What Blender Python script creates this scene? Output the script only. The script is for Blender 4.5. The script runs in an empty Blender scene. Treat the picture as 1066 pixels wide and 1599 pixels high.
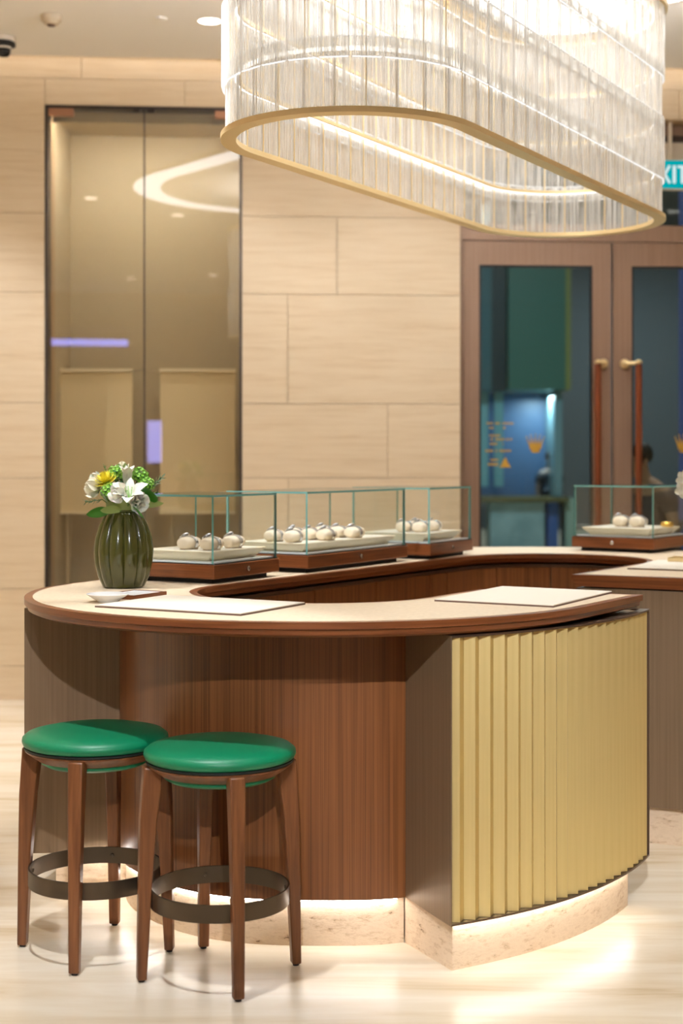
import bpy, bmesh, math, random
from mathutils import Vector, Matrix
random.seed(7)
PI = math.pi
S = bpy.context.scene
C = S.collection

# ------------------------------------------------------------------ camera
F, HZ, EYE = 2300.0, 715.0, 1.446            # focal length in px, horizon row, eye height
cam = bpy.data.cameras.new('camera')
cam.sensor_fit = 'VERTICAL'; cam.sensor_height = 36.0
cam.lens = F * 36.0 / 1599.0
cam.shift_y = -(799.5 - HZ) / 1599.0
cam.dof.use_dof = True
cam.dof.focus_distance = 4.55
cam.dof.aperture_fstop = 2.3
cam.clip_end = 100
camo = bpy.data.objects.new('camera', cam); C.objects.link(camo)
camo.location = (0, 0, EYE); camo.rotation_euler = (PI / 2, 0, 0)
S.camera = camo
# ------------------------------------------------------------------ world, exposure
S.view_settings.view_transform = 'Standard'
S.view_settings.look = 'None'
S.view_settings.exposure = 0.55
S.view_settings.gamma = 1.0
S.view_settings.use_curve_mapping = False
S.cycles.max_bounces = 10
S.cycles.diffuse_bounces = 4
S.cycles.glossy_bounces = 5
S.cycles.transmission_bounces = 6
S.cycles.transparent_max_bounces = 40
S.cycles.sample_clamp_indirect = 6.0
S.cycles.caustics_reflective = False
S.cycles.caustics_refractive = False
w = bpy.data.worlds.new('world'); S.world = w; w.use_nodes = True
w.node_tree.nodes['Background'].inputs[0].default_value = (0.9, 0.8, 0.65, 1)
w.node_tree.nodes['Background'].inputs[1].default_value = 0.05

WARM = (0.95, 0.985, 1.06)
CEIL = 3.82
SPOTS = [  # downlights, most of them unseen and added to brighten the scene: x, y, watts, aim x, aim y, cone degrees
    (-0.78, 3.37, 215, -0.62, 3.95, 33), (-0.15, -1.3, 980, 0.98, 5.0, 20), (0.4, -1.7, 640, -1.15, 5.7, 16),  # key follows the stool shadows; frontal spots added for gold front and left fin
    (2.4, 3.9, 6, 2.0, 4.8, 60), (-1.6, 4.2, 190, -0.62, 5.35, 20), (-0.716, 8.0, 27, -0.716, 8.5, 90),
    (1.5, 8.0, 26, 1.5, 8.5, 90), (0.35, 8.0, 21, 0.35, 8.5, 90), (-2.4, 7.6, 70, -2.3, 8.2, 90), (2.3, 6.0, 90, 1.1, 7.3, 40),
    (-2.8, 1.0, 70, -3.2, 0.8, 62), (0.2, 0.0, 20, 0.2, -0.8, 62), (2.8, 1.2, 10, 3.0, 1.2, 62), (-1.2, -1.8, 80, -1.2, -2.0, 70), (1.6, -2.4, 80, 1.6, -2.6, 70),  # unseen spots added for ambient fill
    (-3.7, 4.0, 200, -3.8, 4.0, 70), (-3.4, 6.6, 250, -3.5, 6.8, 76), (3.9, 4.6, 14, 4.2, 4.6, 58), (3.9, 7.4, 150, 3.9, 7.6, 66), (-0.9, 4.3, 250, 0.5, 6.55, 26)]  # side spots added for bounce, last one added to brighten the cases
for i, (x, y, e, ax, ay, cone) in enumerate(SPOTS):
    l = bpy.data.lights.new('downlight_lamp', 'SPOT'); l.energy = e; l.color = WARM
    l.spot_size = math.radians(cone); l.spot_blend = 0.55; l.shadow_soft_size = 0.035
    o = bpy.data.objects.new('downlight_lamp', l); C.objects.link(o)
    o.location = (x, y, CEIL - 0.03)
    o.rotation_euler = (Vector((ax, ay, 0)) - Vector(o.location)).to_track_quat('-Z', 'Y').to_euler()
LED_CEILING, LED_COVE, LED_CHAND, LED_PLINTH = 3.0, 20.0, 2.8, 17.0

# ------------------------------------------------------------------ pixel helpers
def at_z(x, y, z):                       # point of the photo ray at height z
    D = F * (EYE - z) / (y - HZ)
    return Vector(((x - 533) / F * D, D, z))
WY0, WK = 8.946, 0.0744                  # rear wall plane  Y = WY0 + WK * X
def at_wall(x, y, off=0.0):
    m = (x - 533) / F
    D = (WY0 + off) / (1 - WK * m)
    return Vector((m * D, D, EYE - (y - HZ) / F * D))
def at_d(x, y, D):
    return Vector(((x - 533) / F * D, D, EYE - (y - HZ) / F * D))

# ------------------------------------------------------------------ materials
def lin(c):
    return tuple(((v / 255) / 12.92 if v / 255 <= .04045 else ((v / 255 + .055) / 1.055) ** 2.4) for v in c)
def nn(nt, t, **kw):
    n = nt.nodes.new(t)
    for k, v in kw.items():
        if k in n.inputs.keys(): n.inputs[k].default_value = v
        else: setattr(n, k, v)
    return n
def mat(name, rgb, rough=.5, metal=0, **kw):
    m = bpy.data.materials.new(name); m.use_nodes = True
    p = m.node_tree.nodes['Principled BSDF']
    p.inputs['Base Color'].default_value = (*lin(rgb), 1)
    p.inputs['Roughness'].default_value = rough; p.inputs['Metallic'].default_value = metal
    for k, v in kw.items(): p.inputs[k].default_value = v
    return m
def grain(m, stops, scale, size=1.0, detail=6, rough=.6, space='Object', bump=0.0, rand=0.0, distort=0.0):
    """noise stretched by scale drives the base colour"""
    nt = m.node_tree; p = nt.nodes['Principled BSDF']
    tc = nn(nt, 'ShaderNodeTexCoord'); mp = nn(nt, 'ShaderNodeMapping'); mp.inputs['Scale'].default_value = scale
    nt.links.new(tc.outputs[space], mp.inputs['Vector'])
    if rand:
        oi = nn(nt, 'ShaderNodeObjectInfo'); mu = nn(nt, 'ShaderNodeVectorMath', operation='SCALE')
        cb = nn(nt, 'ShaderNodeCombineXYZ')
        for k in range(3): nt.links.new(oi.outputs['Random'], cb.inputs[k])
        mu.inputs['Scale'].default_value = rand
        nt.links.new(cb.outputs[0], mu.inputs[0]); nt.links.new(mu.outputs[0], mp.inputs['Location'])
    no = nn(nt, 'ShaderNodeTexNoise', Scale=size, Detail=detail, Roughness=rough, Distortion=distort)
    nt.links.new(mp.outputs[0], no.inputs['Vector'])
    cr = nn(nt, 'ShaderNodeValToRGB'); e = cr.color_ramp.elements
    while len(e) < len(stops): e.new(.5)
    for k, (pos, c) in enumerate(stops): e[k].position = pos; e[k].color = (*lin(c), 1)
    nt.links.new(no.outputs['Fac'], cr.inputs['Fac']); nt.links.new(cr.outputs[0], p.inputs['Base Color'])
    if bump:
        b = nn(nt, 'ShaderNodeBump', Strength=bump, Distance=.004)
        nt.links.new(no.outputs['Fac'], b.inputs['Height']); nt.links.new(b.outputs[0], p.inputs['Normal'])
    return m
def emit(name, rgb, strength):
    m = bpy.data.materials.new(name); m.use_nodes = True; nt = m.node_tree; nt.nodes.clear()
    o = nn(nt, 'ShaderNodeOutputMaterial'); e = nn(nt, 'ShaderNodeEmission', Strength=strength)
    e.inputs[0].default_value = (*rgb, 1); nt.links.new(e.outputs[0], o.inputs[0]); return m
def pane(name, tint, refl=.06, rough=0.0, diffuse=0.0, dcol=(1, 1, 1), refract=0.0):
    """sheet of glass: see-through, mirror-like by Fresnel, a little frosted"""
    m = bpy.data.materials.new(name); m.use_nodes = True; nt = m.node_tree; nt.nodes.clear()
    o = nn(nt, 'ShaderNodeOutputMaterial'); t = nn(nt, 'ShaderNodeBsdfTransparent'); t.inputs[0].default_value = (*tint, 1)
    g = nn(nt, 'ShaderNodeBsdfGlossy', Roughness=rough); lw = nn(nt, 'ShaderNodeLayerWeight', Blend=.5)
    fr = nn(nt, 'ShaderNodeMath', operation='POWER'); fr.inputs[1].default_value = 5.0; nt.links.new(lw.outputs['Facing'], fr.inputs[0])
    ad = nn(nt, 'ShaderNodeMath', operation='ADD'); ad.inputs[1].default_value = refl; ad.use_clamp = True
    nt.links.new(fr.outputs[0], ad.inputs[0])
    last = t
    if refract:
        rf = nn(nt, 'ShaderNodeBsdfRefraction', IOR=1.35, Roughness=.02); rf.inputs[0].default_value = (*tint, 1)
        mr = nn(nt, 'ShaderNodeMixShader', Fac=refract); nt.links.new(t.outputs[0], mr.inputs[1]); nt.links.new(rf.outputs[0], mr.inputs[2]); last = mr
    if diffuse:
        d = nn(nt, 'ShaderNodeBsdfTranslucent'); d.inputs[0].default_value = (*dcol, 1)
        d2 = nn(nt, 'ShaderNodeBsdfDiffuse'); d2.inputs[0].default_value = (*dcol, 1)
        a2 = nn(nt, 'ShaderNodeMixShader', Fac=.5); nt.links.new(d.outputs[0], a2.inputs[1]); nt.links.new(d2.outputs[0], a2.inputs[2])
        mx = nn(nt, 'ShaderNodeMixShader', Fac=diffuse); nt.links.new(last.outputs[0], mx.inputs[1]); nt.links.new(a2.outputs[0], mx.inputs[2]); last = mx
    m2 = nn(nt, 'ShaderNodeMixShader'); nt.links.new(ad.outputs[0], m2.inputs[0])
    nt.links.new(last.outputs[0], m2.inputs[1]); nt.links.new(g.outputs[0], m2.inputs[2]); nt.links.new(m2.outputs[0], o.inputs[0])
    return m

M = {}
M['wall'] = grain(mat('travertine_wall', (226, 200, 162), .5), [(.25, (210, 184, 148)), (.45, (223, 201, 169)), (.6, (228, 208, 178)), (.8, (218, 194, 160))], (.8, .8, 14), 2.6, rand=40, distort=.2, detail=9, rough=.68)
M['joint'] = mat('stone_joint', (176, 148, 112), .9)
M['floor'] = grain(mat('polished_travertine_floor', (232, 218, 194), .27), [(.28, (200, 174, 134)), (.42, (226, 208, 178)), (.6, (238, 226, 204)), (.8, (218, 198, 164))], (.5, 4.5, 1), 1.5, distort=.5, detail=8)
M['plinth'] = grain(mat('pitted_travertine_plinth', (226, 196, 160), .55), [(.33, (104, 74, 50)), (.37, (206, 176, 142)), (.5, (228, 204, 174)), (.7, (214, 188, 156))], (6, 6, 16), 3.0, detail=10, rough=.75, bump=.5)
M['ceiling'] = mat('painted_ceiling', (240, 233, 222), .8)
M['edge_wood'] = grain(mat('walnut_edge', (120, 66, 32), .28), [(.3, (88, 46, 22)), (.5, (118, 66, 34)), (.7, (136, 82, 46))], (1.5, 1.5, 60), 2.0, **{})
M['veneer'] = grain(mat('walnut_veneer', (112, 66, 34), .32), [(.3, (92, 52, 26)), (.48, (120, 72, 38)), (.62, (134, 84, 46)), (.75, (100, 58, 30))], (60, 60, .3), 2.6, detail=3)
M['leg_wood'] = grain(mat('walnut_leg', (116, 62, 34), .35), [(.3, (96, 54, 28)), (.55, (124, 76, 42)), (.75, (138, 88, 52))], (26, 26, 1.5), 2.0, detail=3)
M['bronze'] = grain(mat('brushed_bronze', (128, 106, 80), .45, .4), [(.35, (124, 102, 76)), (.65, (136, 112, 86))], (60, 60, .6), 2.0)
M['trim'] = mat('bronze_trim', (112, 94, 80), .35, .8)
M['gold'] = grain(mat('champagne_gold', (222, 198, 136), .40, .6), [(.35, (220, 195, 130)), (.65, (228, 204, 140))], (30, 30, .5), 2.0)
M['inlay'] = grain(mat('cream_leather_top', (226, 208, 178), .6), [(.35, (206, 186, 156)), (.65, (216, 197, 168))], (20, 20, 20), 3.0)
M['pad'] = mat('cream_pad', (228, 220, 203), .65)
M['pad_edge'] = mat('brown_pad_edge', (104, 80, 66), .6)
M['black'] = mat('matt_black', (14, 11, 9), .6)
M['green'] = mat('green_leather', (0, 122, 80), .42)
M['piping'] = mat('dark_piping', (14, 26, 20), .6)
M['footring'] = mat('bronze_footring', (92, 80, 66), .36, .8)
M['brass'] = mat('brushed_brass', (238, 212, 158), .36, .55)
M['chrome'] = mat('chrome', (210, 210, 208), .15, 1)
M['case_glass'] = pane('clear_case_glass', (.985, .995, .99), .015)
M['glass_edge'] = mat('teal_glass_edge', (116, 172, 164), .15)
M['tile_glass'] = pane('fluted_crystal', (.985, .98, .965), .09, .10, .2, (1, .97, .92))
def streaks(m, lo, hi):
    nt = m.node_tree; mx = [n for n in nt.nodes if n.type == 'MIX_SHADER' and not n.inputs[0].is_linked and abs(n.inputs[0].default_value - .2) < 1e-4][0]
    tc = nn(nt, 'ShaderNodeTexCoord'); oi = nn(nt, 'ShaderNodeObjectInfo'); mp = nn(nt, 'ShaderNodeMapping'); mp.inputs['Scale'].default_value = (130, 10, 2.2)
    cb = nn(nt, 'ShaderNodeCombineXYZ'); mu = nn(nt, 'ShaderNodeMath', operation='MULTIPLY'); mu.inputs[1].default_value = 90.0
    nt.links.new(oi.outputs['Random'], mu.inputs[0]); nt.links.new(mu.outputs[0], cb.inputs[0]); nt.links.new(cb.outputs[0], mp.inputs['Location'])
    nt.links.new(tc.outputs['Object'], mp.inputs['Vector']); no = nn(nt, 'ShaderNodeTexNoise', Scale=1.0, Detail=3, Roughness=.6)
    nt.links.new(mp.outputs[0], no.inputs['Vector']); mr = nn(nt, 'ShaderNodeMapRange'); mr.inputs[1].default_value = .38; mr.inputs[2].default_value = .66; mr.inputs[3].default_value = lo; mr.inputs[4].default_value = hi
    nt.links.new(no.outputs['Fac'], mr.inputs[0]); nt.links.new(mr.outputs[0], mx.inputs[0])
streaks(M['tile_glass'], .03, .72)
M['tile_edge'] = pane('frosted_crystal_edge', (.9, .9, .9), .1, .3, .8, (1, .98, .95))
M['door_glass'] = pane('door_glass', (.72, .80, .80), .03)
M['niche_glass'] = pane('tinted_vitrine_glass', (.93, .91, .86), .09)
M['led_niche'] = emit('led_niche', (.98, .98, 1.0), 78.0)
M['niche'] = mat('beige_niche', (184, 168, 136), .7)
M['board'] = mat('beige_board', (238, 218, 176), .6)
M['board_edge'] = mat('pale_board_edge', (244, 230, 196), .5)
M['frame_dark'] = mat('dark_frame', (58, 48, 44), .4, .4)
M['hinge'] = mat('pink_bronze_hinge', (172, 126, 98), .4, .6)
M['door'] = grain(mat('bronze_door', (142, 114, 94), .45, .25), [(.35, (136, 108, 88)), (.65, (147, 119, 99))], (40, 40, .5), 2)
M['handle_wood'] = mat('mahogany_handle', (104, 46, 16), .35)
M['white'] = mat('white_plastic', (226, 214, 196), .5)
M['fitting'] = mat('beige_fitting', (206, 188, 160), .55)
M['tray'] = mat('ivory_tray', (236, 222, 190), .5)
M['cushion'] = mat('ivory_cushion', (242, 224, 198), .55)
M['porcelain'] = mat('porcelain', (246, 246, 244), .18)
M['card'] = mat('white_card', (250, 248, 244), .5)
M['steel'] = mat('watch_steel', (214, 214, 218), .24, .75)
M['gold_polish'] = mat('yellow_gold', (236, 190, 90), .22, 1)
M['dial'] = mat('silver_dial', (150, 150, 156), .3)
M['led'] = emit('led_ceiling', (.96, .98, 1.04), LED_CEILING)
M['led_cove'] = emit('led_cove', (1, .96, .94), LED_COVE)
M['led_ch'] = emit('led_chandelier', (1, .99, .98), LED_CHAND)
M['edge_glint'] = emit('crystal_edge_glint', (1, .99, .97), .75)  # glow imitates light caught in the crystal edges, not a lamp
M['led_plinth'] = emit('led_plinth', (1, .98, .96), LED_PLINTH)
M['lamp_face'] = emit('downlight_face', (1, .92, .8), 6)
M['vase'] = mat('olive_glass', (86, 86, 36), .2, 0, **{'Transmission Weight': .45, 'IOR': 1.45, 'Coat Weight': .5})
M['petal_white'] = mat('white_petal', (246, 244, 230), .5, **{'Subsurface Weight': .1})
M['petal_cream'] = mat('cream_petal', (244, 238, 214), .5)
M['petal_yellow'] = mat('yellow_petal', (255, 240, 92), .5)
M['leaf'] = mat('green_leaf', (52, 118, 32), .4)
M['leaf_pale'] = mat('pale_leaf', (136, 156, 88), .45)
M['leaf_grey'] = mat('grey_green_leaf', (120, 142, 112), .5)
M['floret'] = mat('lime_floret', (150, 206, 84), .5)
M['stem'] = mat('stem', (86, 120, 50), .5)
M['gilt'] = mat('gilt_lettering', (206, 160, 60), .4, .3)

# ------------------------------------------------------------------ mesh helpers
def wm(o):
    m = Matrix.Identity(4)
    while o:
        m = o.matrix_basis @ m; o = o.parent
    return m
def obj(name, verts, faces, m, parent=None, smooth=False, fm=None, world=False, mods=None):
    """one mesh object; world=True: verts given in world space"""
    me = bpy.data.meshes.new(name)
    if world and parent:
        inv = wm(parent).inverted(); verts = [inv @ Vector(v) for v in verts]
    me.from_pydata([tuple(v) for v in verts], [], faces)
    for mm in (m if isinstance(m, list) else [m]): me.materials.append(M[mm] if isinstance(mm, str) else mm)
    if fm:
        for p, k in zip(me.polygons, fm): p.material_index = k
    bm = bmesh.new(); bm.from_mesh(me); bmesh.ops.recalc_face_normals(bm, faces=bm.faces); bm.to_mesh(me); bm.free()
    if smooth is True: me.shade_smooth()
    elif smooth: me.shade_smooth(); me.set_sharp_from_angle(angle=math.radians(smooth))
    o = bpy.data.objects.new(name, me); C.objects.link(o); o.parent = parent
    return o
def tag(o, label, cat, group=None, kind=None):
    o['label'] = label
    if cat: o['category'] = cat
    if group: o['group'] = group
    if kind: o['kind'] = kind
    return o
def thing(name, label, cat, loc=(0, 0, 0), rz=0.0, group=None):
    o = bpy.data.objects.new(name, None); C.objects.link(o); o.empty_display_size = .05
    o.location = loc; o.rotation_euler = (0, 0, rz)
    return tag(o, label, cat, group)
def struct(o, label):
    o['kind'] = 'structure'; o['label'] = label; return o
class B:
    """collects verts and faces"""
    def __init__(s): s.v = []; s.f = []; s.m = []
    def add(s, v, f, k=0):
        n = len(s.v); s.v += [Vector(q) for q in v]; s.f += [tuple(i + n for i in q) for q in f]; s.m += [k] * len(f); return s
    def box(s, x0, x1, y0, y1, z0, z1, k=0, mtx=None):
        v = [Vector((x, y, z)) for z in (z0, z1) for x, y in ((x0, y0), (x1, y0), (x1, y1), (x0, y1))]
        if mtx: v = [mtx @ q for q in v]
        return s.add(v, [(0, 3, 2, 1), (4, 5, 6, 7), (0, 1, 5, 4), (1, 2, 6, 5), (2, 3, 7, 6), (3, 0, 4, 7)], k)
    def prism(s, poly, z0, z1, k=0):
        n = len(poly)
        v = [(p[0], p[1], z0) for p in poly] + [(p[0], p[1], z1) for p in poly]
        return s.add(v, [tuple(reversed(range(n))), tuple(range(n, 2 * n))] + [(i, (i + 1) % n, n + (i + 1) % n, n + i) for i in range(n)], k)
    def lathe(s, prof, n=32, c=(0, 0, 0), k=0, lobes=0, amp=0, ax=None):
        v = []; f = []
        for r, z in prof:
            for i in range(n):
                a = 2 * PI * i / n; rr = r * (1 + amp * (abs(math.cos(lobes * a / 2)) ** .7 - .7)) if lobes else r
                q = Vector((rr * math.cos(a), rr * math.sin(a), z))
                v.append((ax @ q if ax else q) + Vector(c))
        for j in range(len(prof) - 1):
            for i in range(n):
                f.append((j * n + i, j * n + (i + 1) % n, (j + 1) * n + (i + 1) % n, (j + 1) * n + i))
        if prof[0][0] > 1e-6: f.append(tuple(reversed(range(n))))
        if prof[-1][0] > 1e-6: f.append(tuple(range((len(prof) - 1) * n, len(prof) * n)))
        return s.add(v, f, k)
    def tube(s, pts, r, n=8, k=0):
        pts = [Vector(p) for p in pts]; rs = r if isinstance(r, (list, tuple)) else [r] * len(pts); v = []; f = []
        for i, p in enumerate(pts):
            t = (pts[min(i + 1, len(pts) - 1)] - pts[max(i - 1, 0)]).normalized()
            u = t.cross(Vector((0, 0, 1)) if abs(t.z) < .9 else Vector((1, 0, 0))).normalized(); w_ = t.cross(u)
            v += [p + rs[i] * (math.cos(2 * PI * q / n) * u + math.sin(2 * PI * q / n) * w_) for q in range(n)]
        for i in range(len(pts) - 1):
            f += [(i * n + q, i * n + (q + 1) % n, (i + 1) * n + (q + 1) % n, (i + 1) * n + q) for q in range(n)]
        f += [tuple(reversed(range(n))), tuple(range((len(pts) - 1) * n, len(pts) * n))]
        return s.add(v, f, k)
    def sweep(s, rows, closed=False, k=0):
        """rows of equal-length closed cross-sections"""
        m = len(rows[0]); n = len(rows); v = [q for r in rows for q in r]; f = []
        for i in range(n if closed else n - 1):
            for j in range(m):
                f.append((i * m + j, i * m + (j + 1) % m, ((i + 1) % n) * m + (j + 1) % m, ((i + 1) % n) * m + j))
        if not closed: f += [tuple(reversed(range(m))), tuple(range((n - 1) * m, n * m))]
        return s.add(v, f, k)
    def build(s, name, m, parent=None, smooth=False, world=False):
        return obj(name, s.v, s.f, m, parent, smooth, s.m, world)
def link_copy(o, parent, loc=None, rz=None):
    c = o.copy(); C.objects.link(c); c.parent = parent
    if loc is not None: c.location = loc
    if rz is not None: c.rotation_euler = (0, 0, rz)
    return c
def copy_tree(root, loc, rz, label=None):
    r = root.copy(); C.objects.link(r); r.location = loc; r.rotation_euler = (0, 0, rz)
    if label: r['label'] = label
    for ch in list(root.children):
        c = link_copy(ch, r)
        for g in list(ch.children): link_copy(g, c)
    return r

# ================================================================== room shell
XL, XR, YF = -4.6, 6.2, -3.6
def wy(x): return WY0 + WK * x
def wall_p(x, z, off=0.0): return Vector((x, wy(x) + off, z))
def wall_slab(b, x0, x1, z0, z1, o0, o1, k=0):
    v = [(x, wy(x) + o, z) for z in (z0, z1) for x, o in ((x0, o0), (x1, o0), (x1, o1), (x0, o1))]
    b.add(v, [(0, 3, 2, 1), (4, 5, 6, 7), (0, 1, 5, 4), (1, 2, 6, 5), (2, 3, 7, 6), (3, 0, 4, 7)], k)
fl = B(); fl.box(XL, XR, YF, 30, -.1, 0)
struct(fl.build('floor', 'floor'), 'polished cream travertine floor')
cl = B()
cl.add([(XL, YF, CEIL), (XR, YF, CEIL), (XR, wy(XR) - .12, CEIL), (XL, wy(XL) - .12, CEIL),
        (XL, YF, CEIL + .05), (XR, YF, CEIL + .05), (XR, wy(XR) - .12, CEIL + .05), (XL, wy(XL) - .12, CEIL + .05)],
       [(0, 1, 2, 3), (7, 6, 5, 4), (0, 4, 5, 1), (1, 5, 6, 2), (2, 6, 7, 3), (3, 7, 4, 0)])
ceiling = struct(cl.build('ceiling', 'ceiling'), 'beige painted ceiling with a lit gap along the stone wall')
b = B(); wall_slab(b, XL, XR, 4.25, 4.3, -.8, .35); b.build('cove_roof', 'ceiling', ceiling, world=True)
b = B(); wall_slab(b, XL, XR, CEIL + .052, CEIL + .062, -.30, -.24); b.build('cove_led_strip', 'led_cove', ceiling, world=True)
for nm, q, lb in (('wall_left', (XL - .1, XL, YF, 9.2), 'plain beige wall on the left'), ('wall_right', (XR, XR + .1, YF, 9.8), 'plain beige wall on the right'),
                  ('wall_front', (XL, XR, YF - .1, YF), 'plain beige wall behind the viewer')):
    b = B(); b.box(*q, 0, 4.3); struct(b.build(nm, 'wall'), lb)

# rear wall: openings for the glass vitrine and the entrance
NX0, NX1 = at_wall(70, 600).x, at_wall(377.5, 600).x
NZ1 = at_wall(220, 166).z
DX0, DX1 = at_wall(718.5, 600).x, at_wall(1194, 600).x
DZ1 = at_wall(1055, 187).z
wb = B(); T0, T1 = .03, .30
for x0, x1, z0, z1 in ((XL, NX0, 0, 4.3), (NX0, NX1, NZ1, 4.3), (NX1, DX0, 0, 4.3), (DX0, DX1, DZ1, 4.3), (DX1, XR, 0, 4.3)):
    wall_slab(wb, x0, x1, z0, z1, T0, T1)
wall_back = struct(wb.build('wall_back', 'joint'), 'travertine clad rear wall with a glass vitrine and entrance doors')
rows_px = [84, 121.6, 333, 456, 629, 746.5, 919.5, 1040, 1094]
zs = [at_wall(36, y).z for y in rows_px]; zs[0] = 4.25; zs[-1] = 0.0
rows = [(zs[k + 1], zs[k]) for k in range(len(zs) - 1)]
joints_px = [[127, 520, 900], [288, 700, 1060], [526, 880], [449, 860], [605, 900], [450], [600], [449]]
def stone(x0, x1, z0, z1):
    if x1 - x0 < .02 or z1 - z0 < .02: return
    g = .0016; b = B(); wall_slab(b, x0 + g, x1 - g, z0 + g, z1 - g, 0, T0)
    # own origin so that every slab has its own veining
    o = b.build('stone_panel', 'wall', wall_back); return o
for (z0, z1), js in zip(rows, joints_px):
    xs = sorted([XL + .001, XR - .001, XL + 1.3, -2.9, 3.6, 4.9] + [at_wall(j, 600).x for j in js])
    for x0, x1 in zip(xs, xs[1:]):
        segs = [(x0, x1, z0, z1)]
        for ox0, ox1, oz1 in ((NX0, NX1, NZ1), (DX0, DX1, DZ1)):
            out = []
            for q in segs:
                if q[1] <= ox0 or q[0] >= ox1 or q[2] >= oz1: out.append(q); continue
                if q[0] < ox0: out.append((q[0], ox0, q[2], q[3]))
                if q[1] > ox1: out.append((ox1, q[1], q[2], q[3]))
                if q[3] > oz1: out.append((max(q[0], ox0), min(q[1], ox1), oz1, q[3]))
            segs = out
        for q in segs: stone(*q)

# ------------------------------------------------------------------ vitrine in the wall (two glass leaves)
win = B()
for q in ((NX0 - .02, NX0 - .001, 0, 4.0, .031, .85), (NX1 + .001, NX1 + .02, 0, 4.0, .031, .85)): wall_slab(win, q[0], q[1], q[2], NZ1 + .02, .30, q[5])
wall_slab(win, NX0 - .02, NX1 + .02, 0, NZ1 + .02, .85, .90)
wall_slab(win, NX0 - .02, NX1 + .02, NZ1 + .001, NZ1 + .02, .30, .85)
window = struct(win.build('window_1', 'niche'), 'tall lit vitrine niche behind two tinted glass leaves')
fr = B(); ft = .014
wall_slab(fr, NX0 + .001, NX0 + ft, 0, NZ1 - .001, -.004, .12); wall_slab(fr, NX1 - ft, NX1 - .001, 0, NZ1 - .001, -.004, .12)
wall_slab(fr, NX0 + ft, NX1 - ft, NZ1 - ft, NZ1 - .001, -.004, .12)
fr.build('window_frame', 'frame_dark', window, world=True)
xm = at_wall(224.5, 600).x
for x0, x1 in ((NX0 + .018, xm - .004), (xm + .004, NX1 - .018)):
    b = B(); wall_slab(b, x0, x1, .01, NZ1 - .02, .02, .030); b.build('pane', 'niche_glass', window)
b = B(); wall_slab(b, xm - .004, xm + .004, .01, NZ1 - .02, .018, .034); b.build('centre_seal', 'frame_dark', window)
for x0, x1 in ((75, 114), (335, 372)):
    b = B(); wall_slab(b, at_wall(x0, 600).x, at_wall(x1, 600).x, NZ1 - .062, NZ1 - .016, .008, .042); b.build('hinge', 'hinge', window)
for x0, x1 in ((208, 218), (230, 241)):
    b = B(); wall_slab(b, at_wall(x0, 600).x, at_wall(x1, 600).x, NZ1 - .03, NZ1 - .015, .005, .05); b.build('catch', 'frame_dark', window)
b = B(); wall_slab(b, NX0 + .02, NX1 - .02, NZ1 - .075, NZ1 - .001, .125, .14); b.build('fascia', 'niche', window)
b = B(); wall_slab(b, NX0 + .1, NX1 - .1, NZ1 - .01, NZ1 - .002, .16, .20); b.build('niche_led_strip', 'led_niche', window)
for x0, x1, lb in ((88, 206, 'beige display board with pale edges behind the left glass leaf of the vitrine'), (250, 367, 'beige display board with pale edges behind the right glass leaf of the vitrine')):
    p0 = at_wall(x0, 578, .5); p1 = at_wall(x1, 800, .5); zt, zb = p0.z, p1.z
    t = thing('display_board', lb, 'board', (0, 0, 0), 0, 'boards in the vitrine')
    t.location = ((p0.x + p1.x) / 2, wy((p0.x + p1.x) / 2) + .5, 0)
    b = B(); wall_slab(b, p0.x, p1.x, zb, zt, .5, .53); b.build('panel', 'board', t, world=True)
    for z in (zb, zt): b = B(); wall_slab(b, p0.x - .004, p1.x + .004, z - .01, z + .01, .485, .499); b.build('edge_bar', 'board_edge', t, world=True)
    b = B()
    for x in (p0.x + .06, p1.x - .08): wall_slab(b, x, x + .02, 0, zb - .01, .505, .525)
    b.build('support_leg', 'niche', t, world=True)

# ------------------------------------------------------------------ entrance doors
DO = .14                                         # doors sit back from the stone face
def dp(x, y): return at_wall(x, y, DO)
def dslab(b, x0, x1, z0, z1, o0=0, o1=.05, k=0): wall_slab(b, x0, x1, z0, z1, DO + o0, DO + o1, k)
fz = dp(900, 378).z; hz = dp(1050, 353).z
b = B()
dslab(b, DX0 + .002, dp(722, 500).x, 0, DZ1 - .002, -.01, .10); dslab(b, dp(1190, 500).x, DX1 - .002, 0, DZ1 - .002, -.01, .10)
dslab(b, dp(722, 500).x, dp(1190, 500).x, fz + .004, hz, -.01, .10)
dslab(b, dp(722, 500).x, dp(1190, 500).x, DZ1 - .07, DZ1 - .002, -.01, .10)
dframe = struct(b.build('trim_1', 'door'), 'bronze frame around the entrance doors')
b = B(); dslab(b, dp(722, 500).x, dp(1190, 500).x, dp(1055, 222).z, dp(1055, 209).z, .0, .06); b.build('transom_bar', 'frame_dark', dframe)
b = B(); dslab(b, dp(722, 500).x, dp(1190, 500).x, dp(1055, 205).z, DZ1 - .071, -.005, .06); b.build('transom_bar', 'frame_dark', dframe)
b = B(); dslab(b, dp(722, 500).x, dp(1190, 500).x, dp(1055, 250).z, dp(1055, 223).z, .0, .03); b.build('soffit_panel', 'white', dframe)
b = B(); dslab(b, dp(722, 500).x, dp(1190, 500).x, hz + .002, dp(1055, 251).z, .03, .04); b.build('pane', 'door_glass', dframe)
gz1 = dp(830, 414).z
leaf_px = [(723, 748, 925, 953.5), (957, 986, 1160, 1189)]
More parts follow.
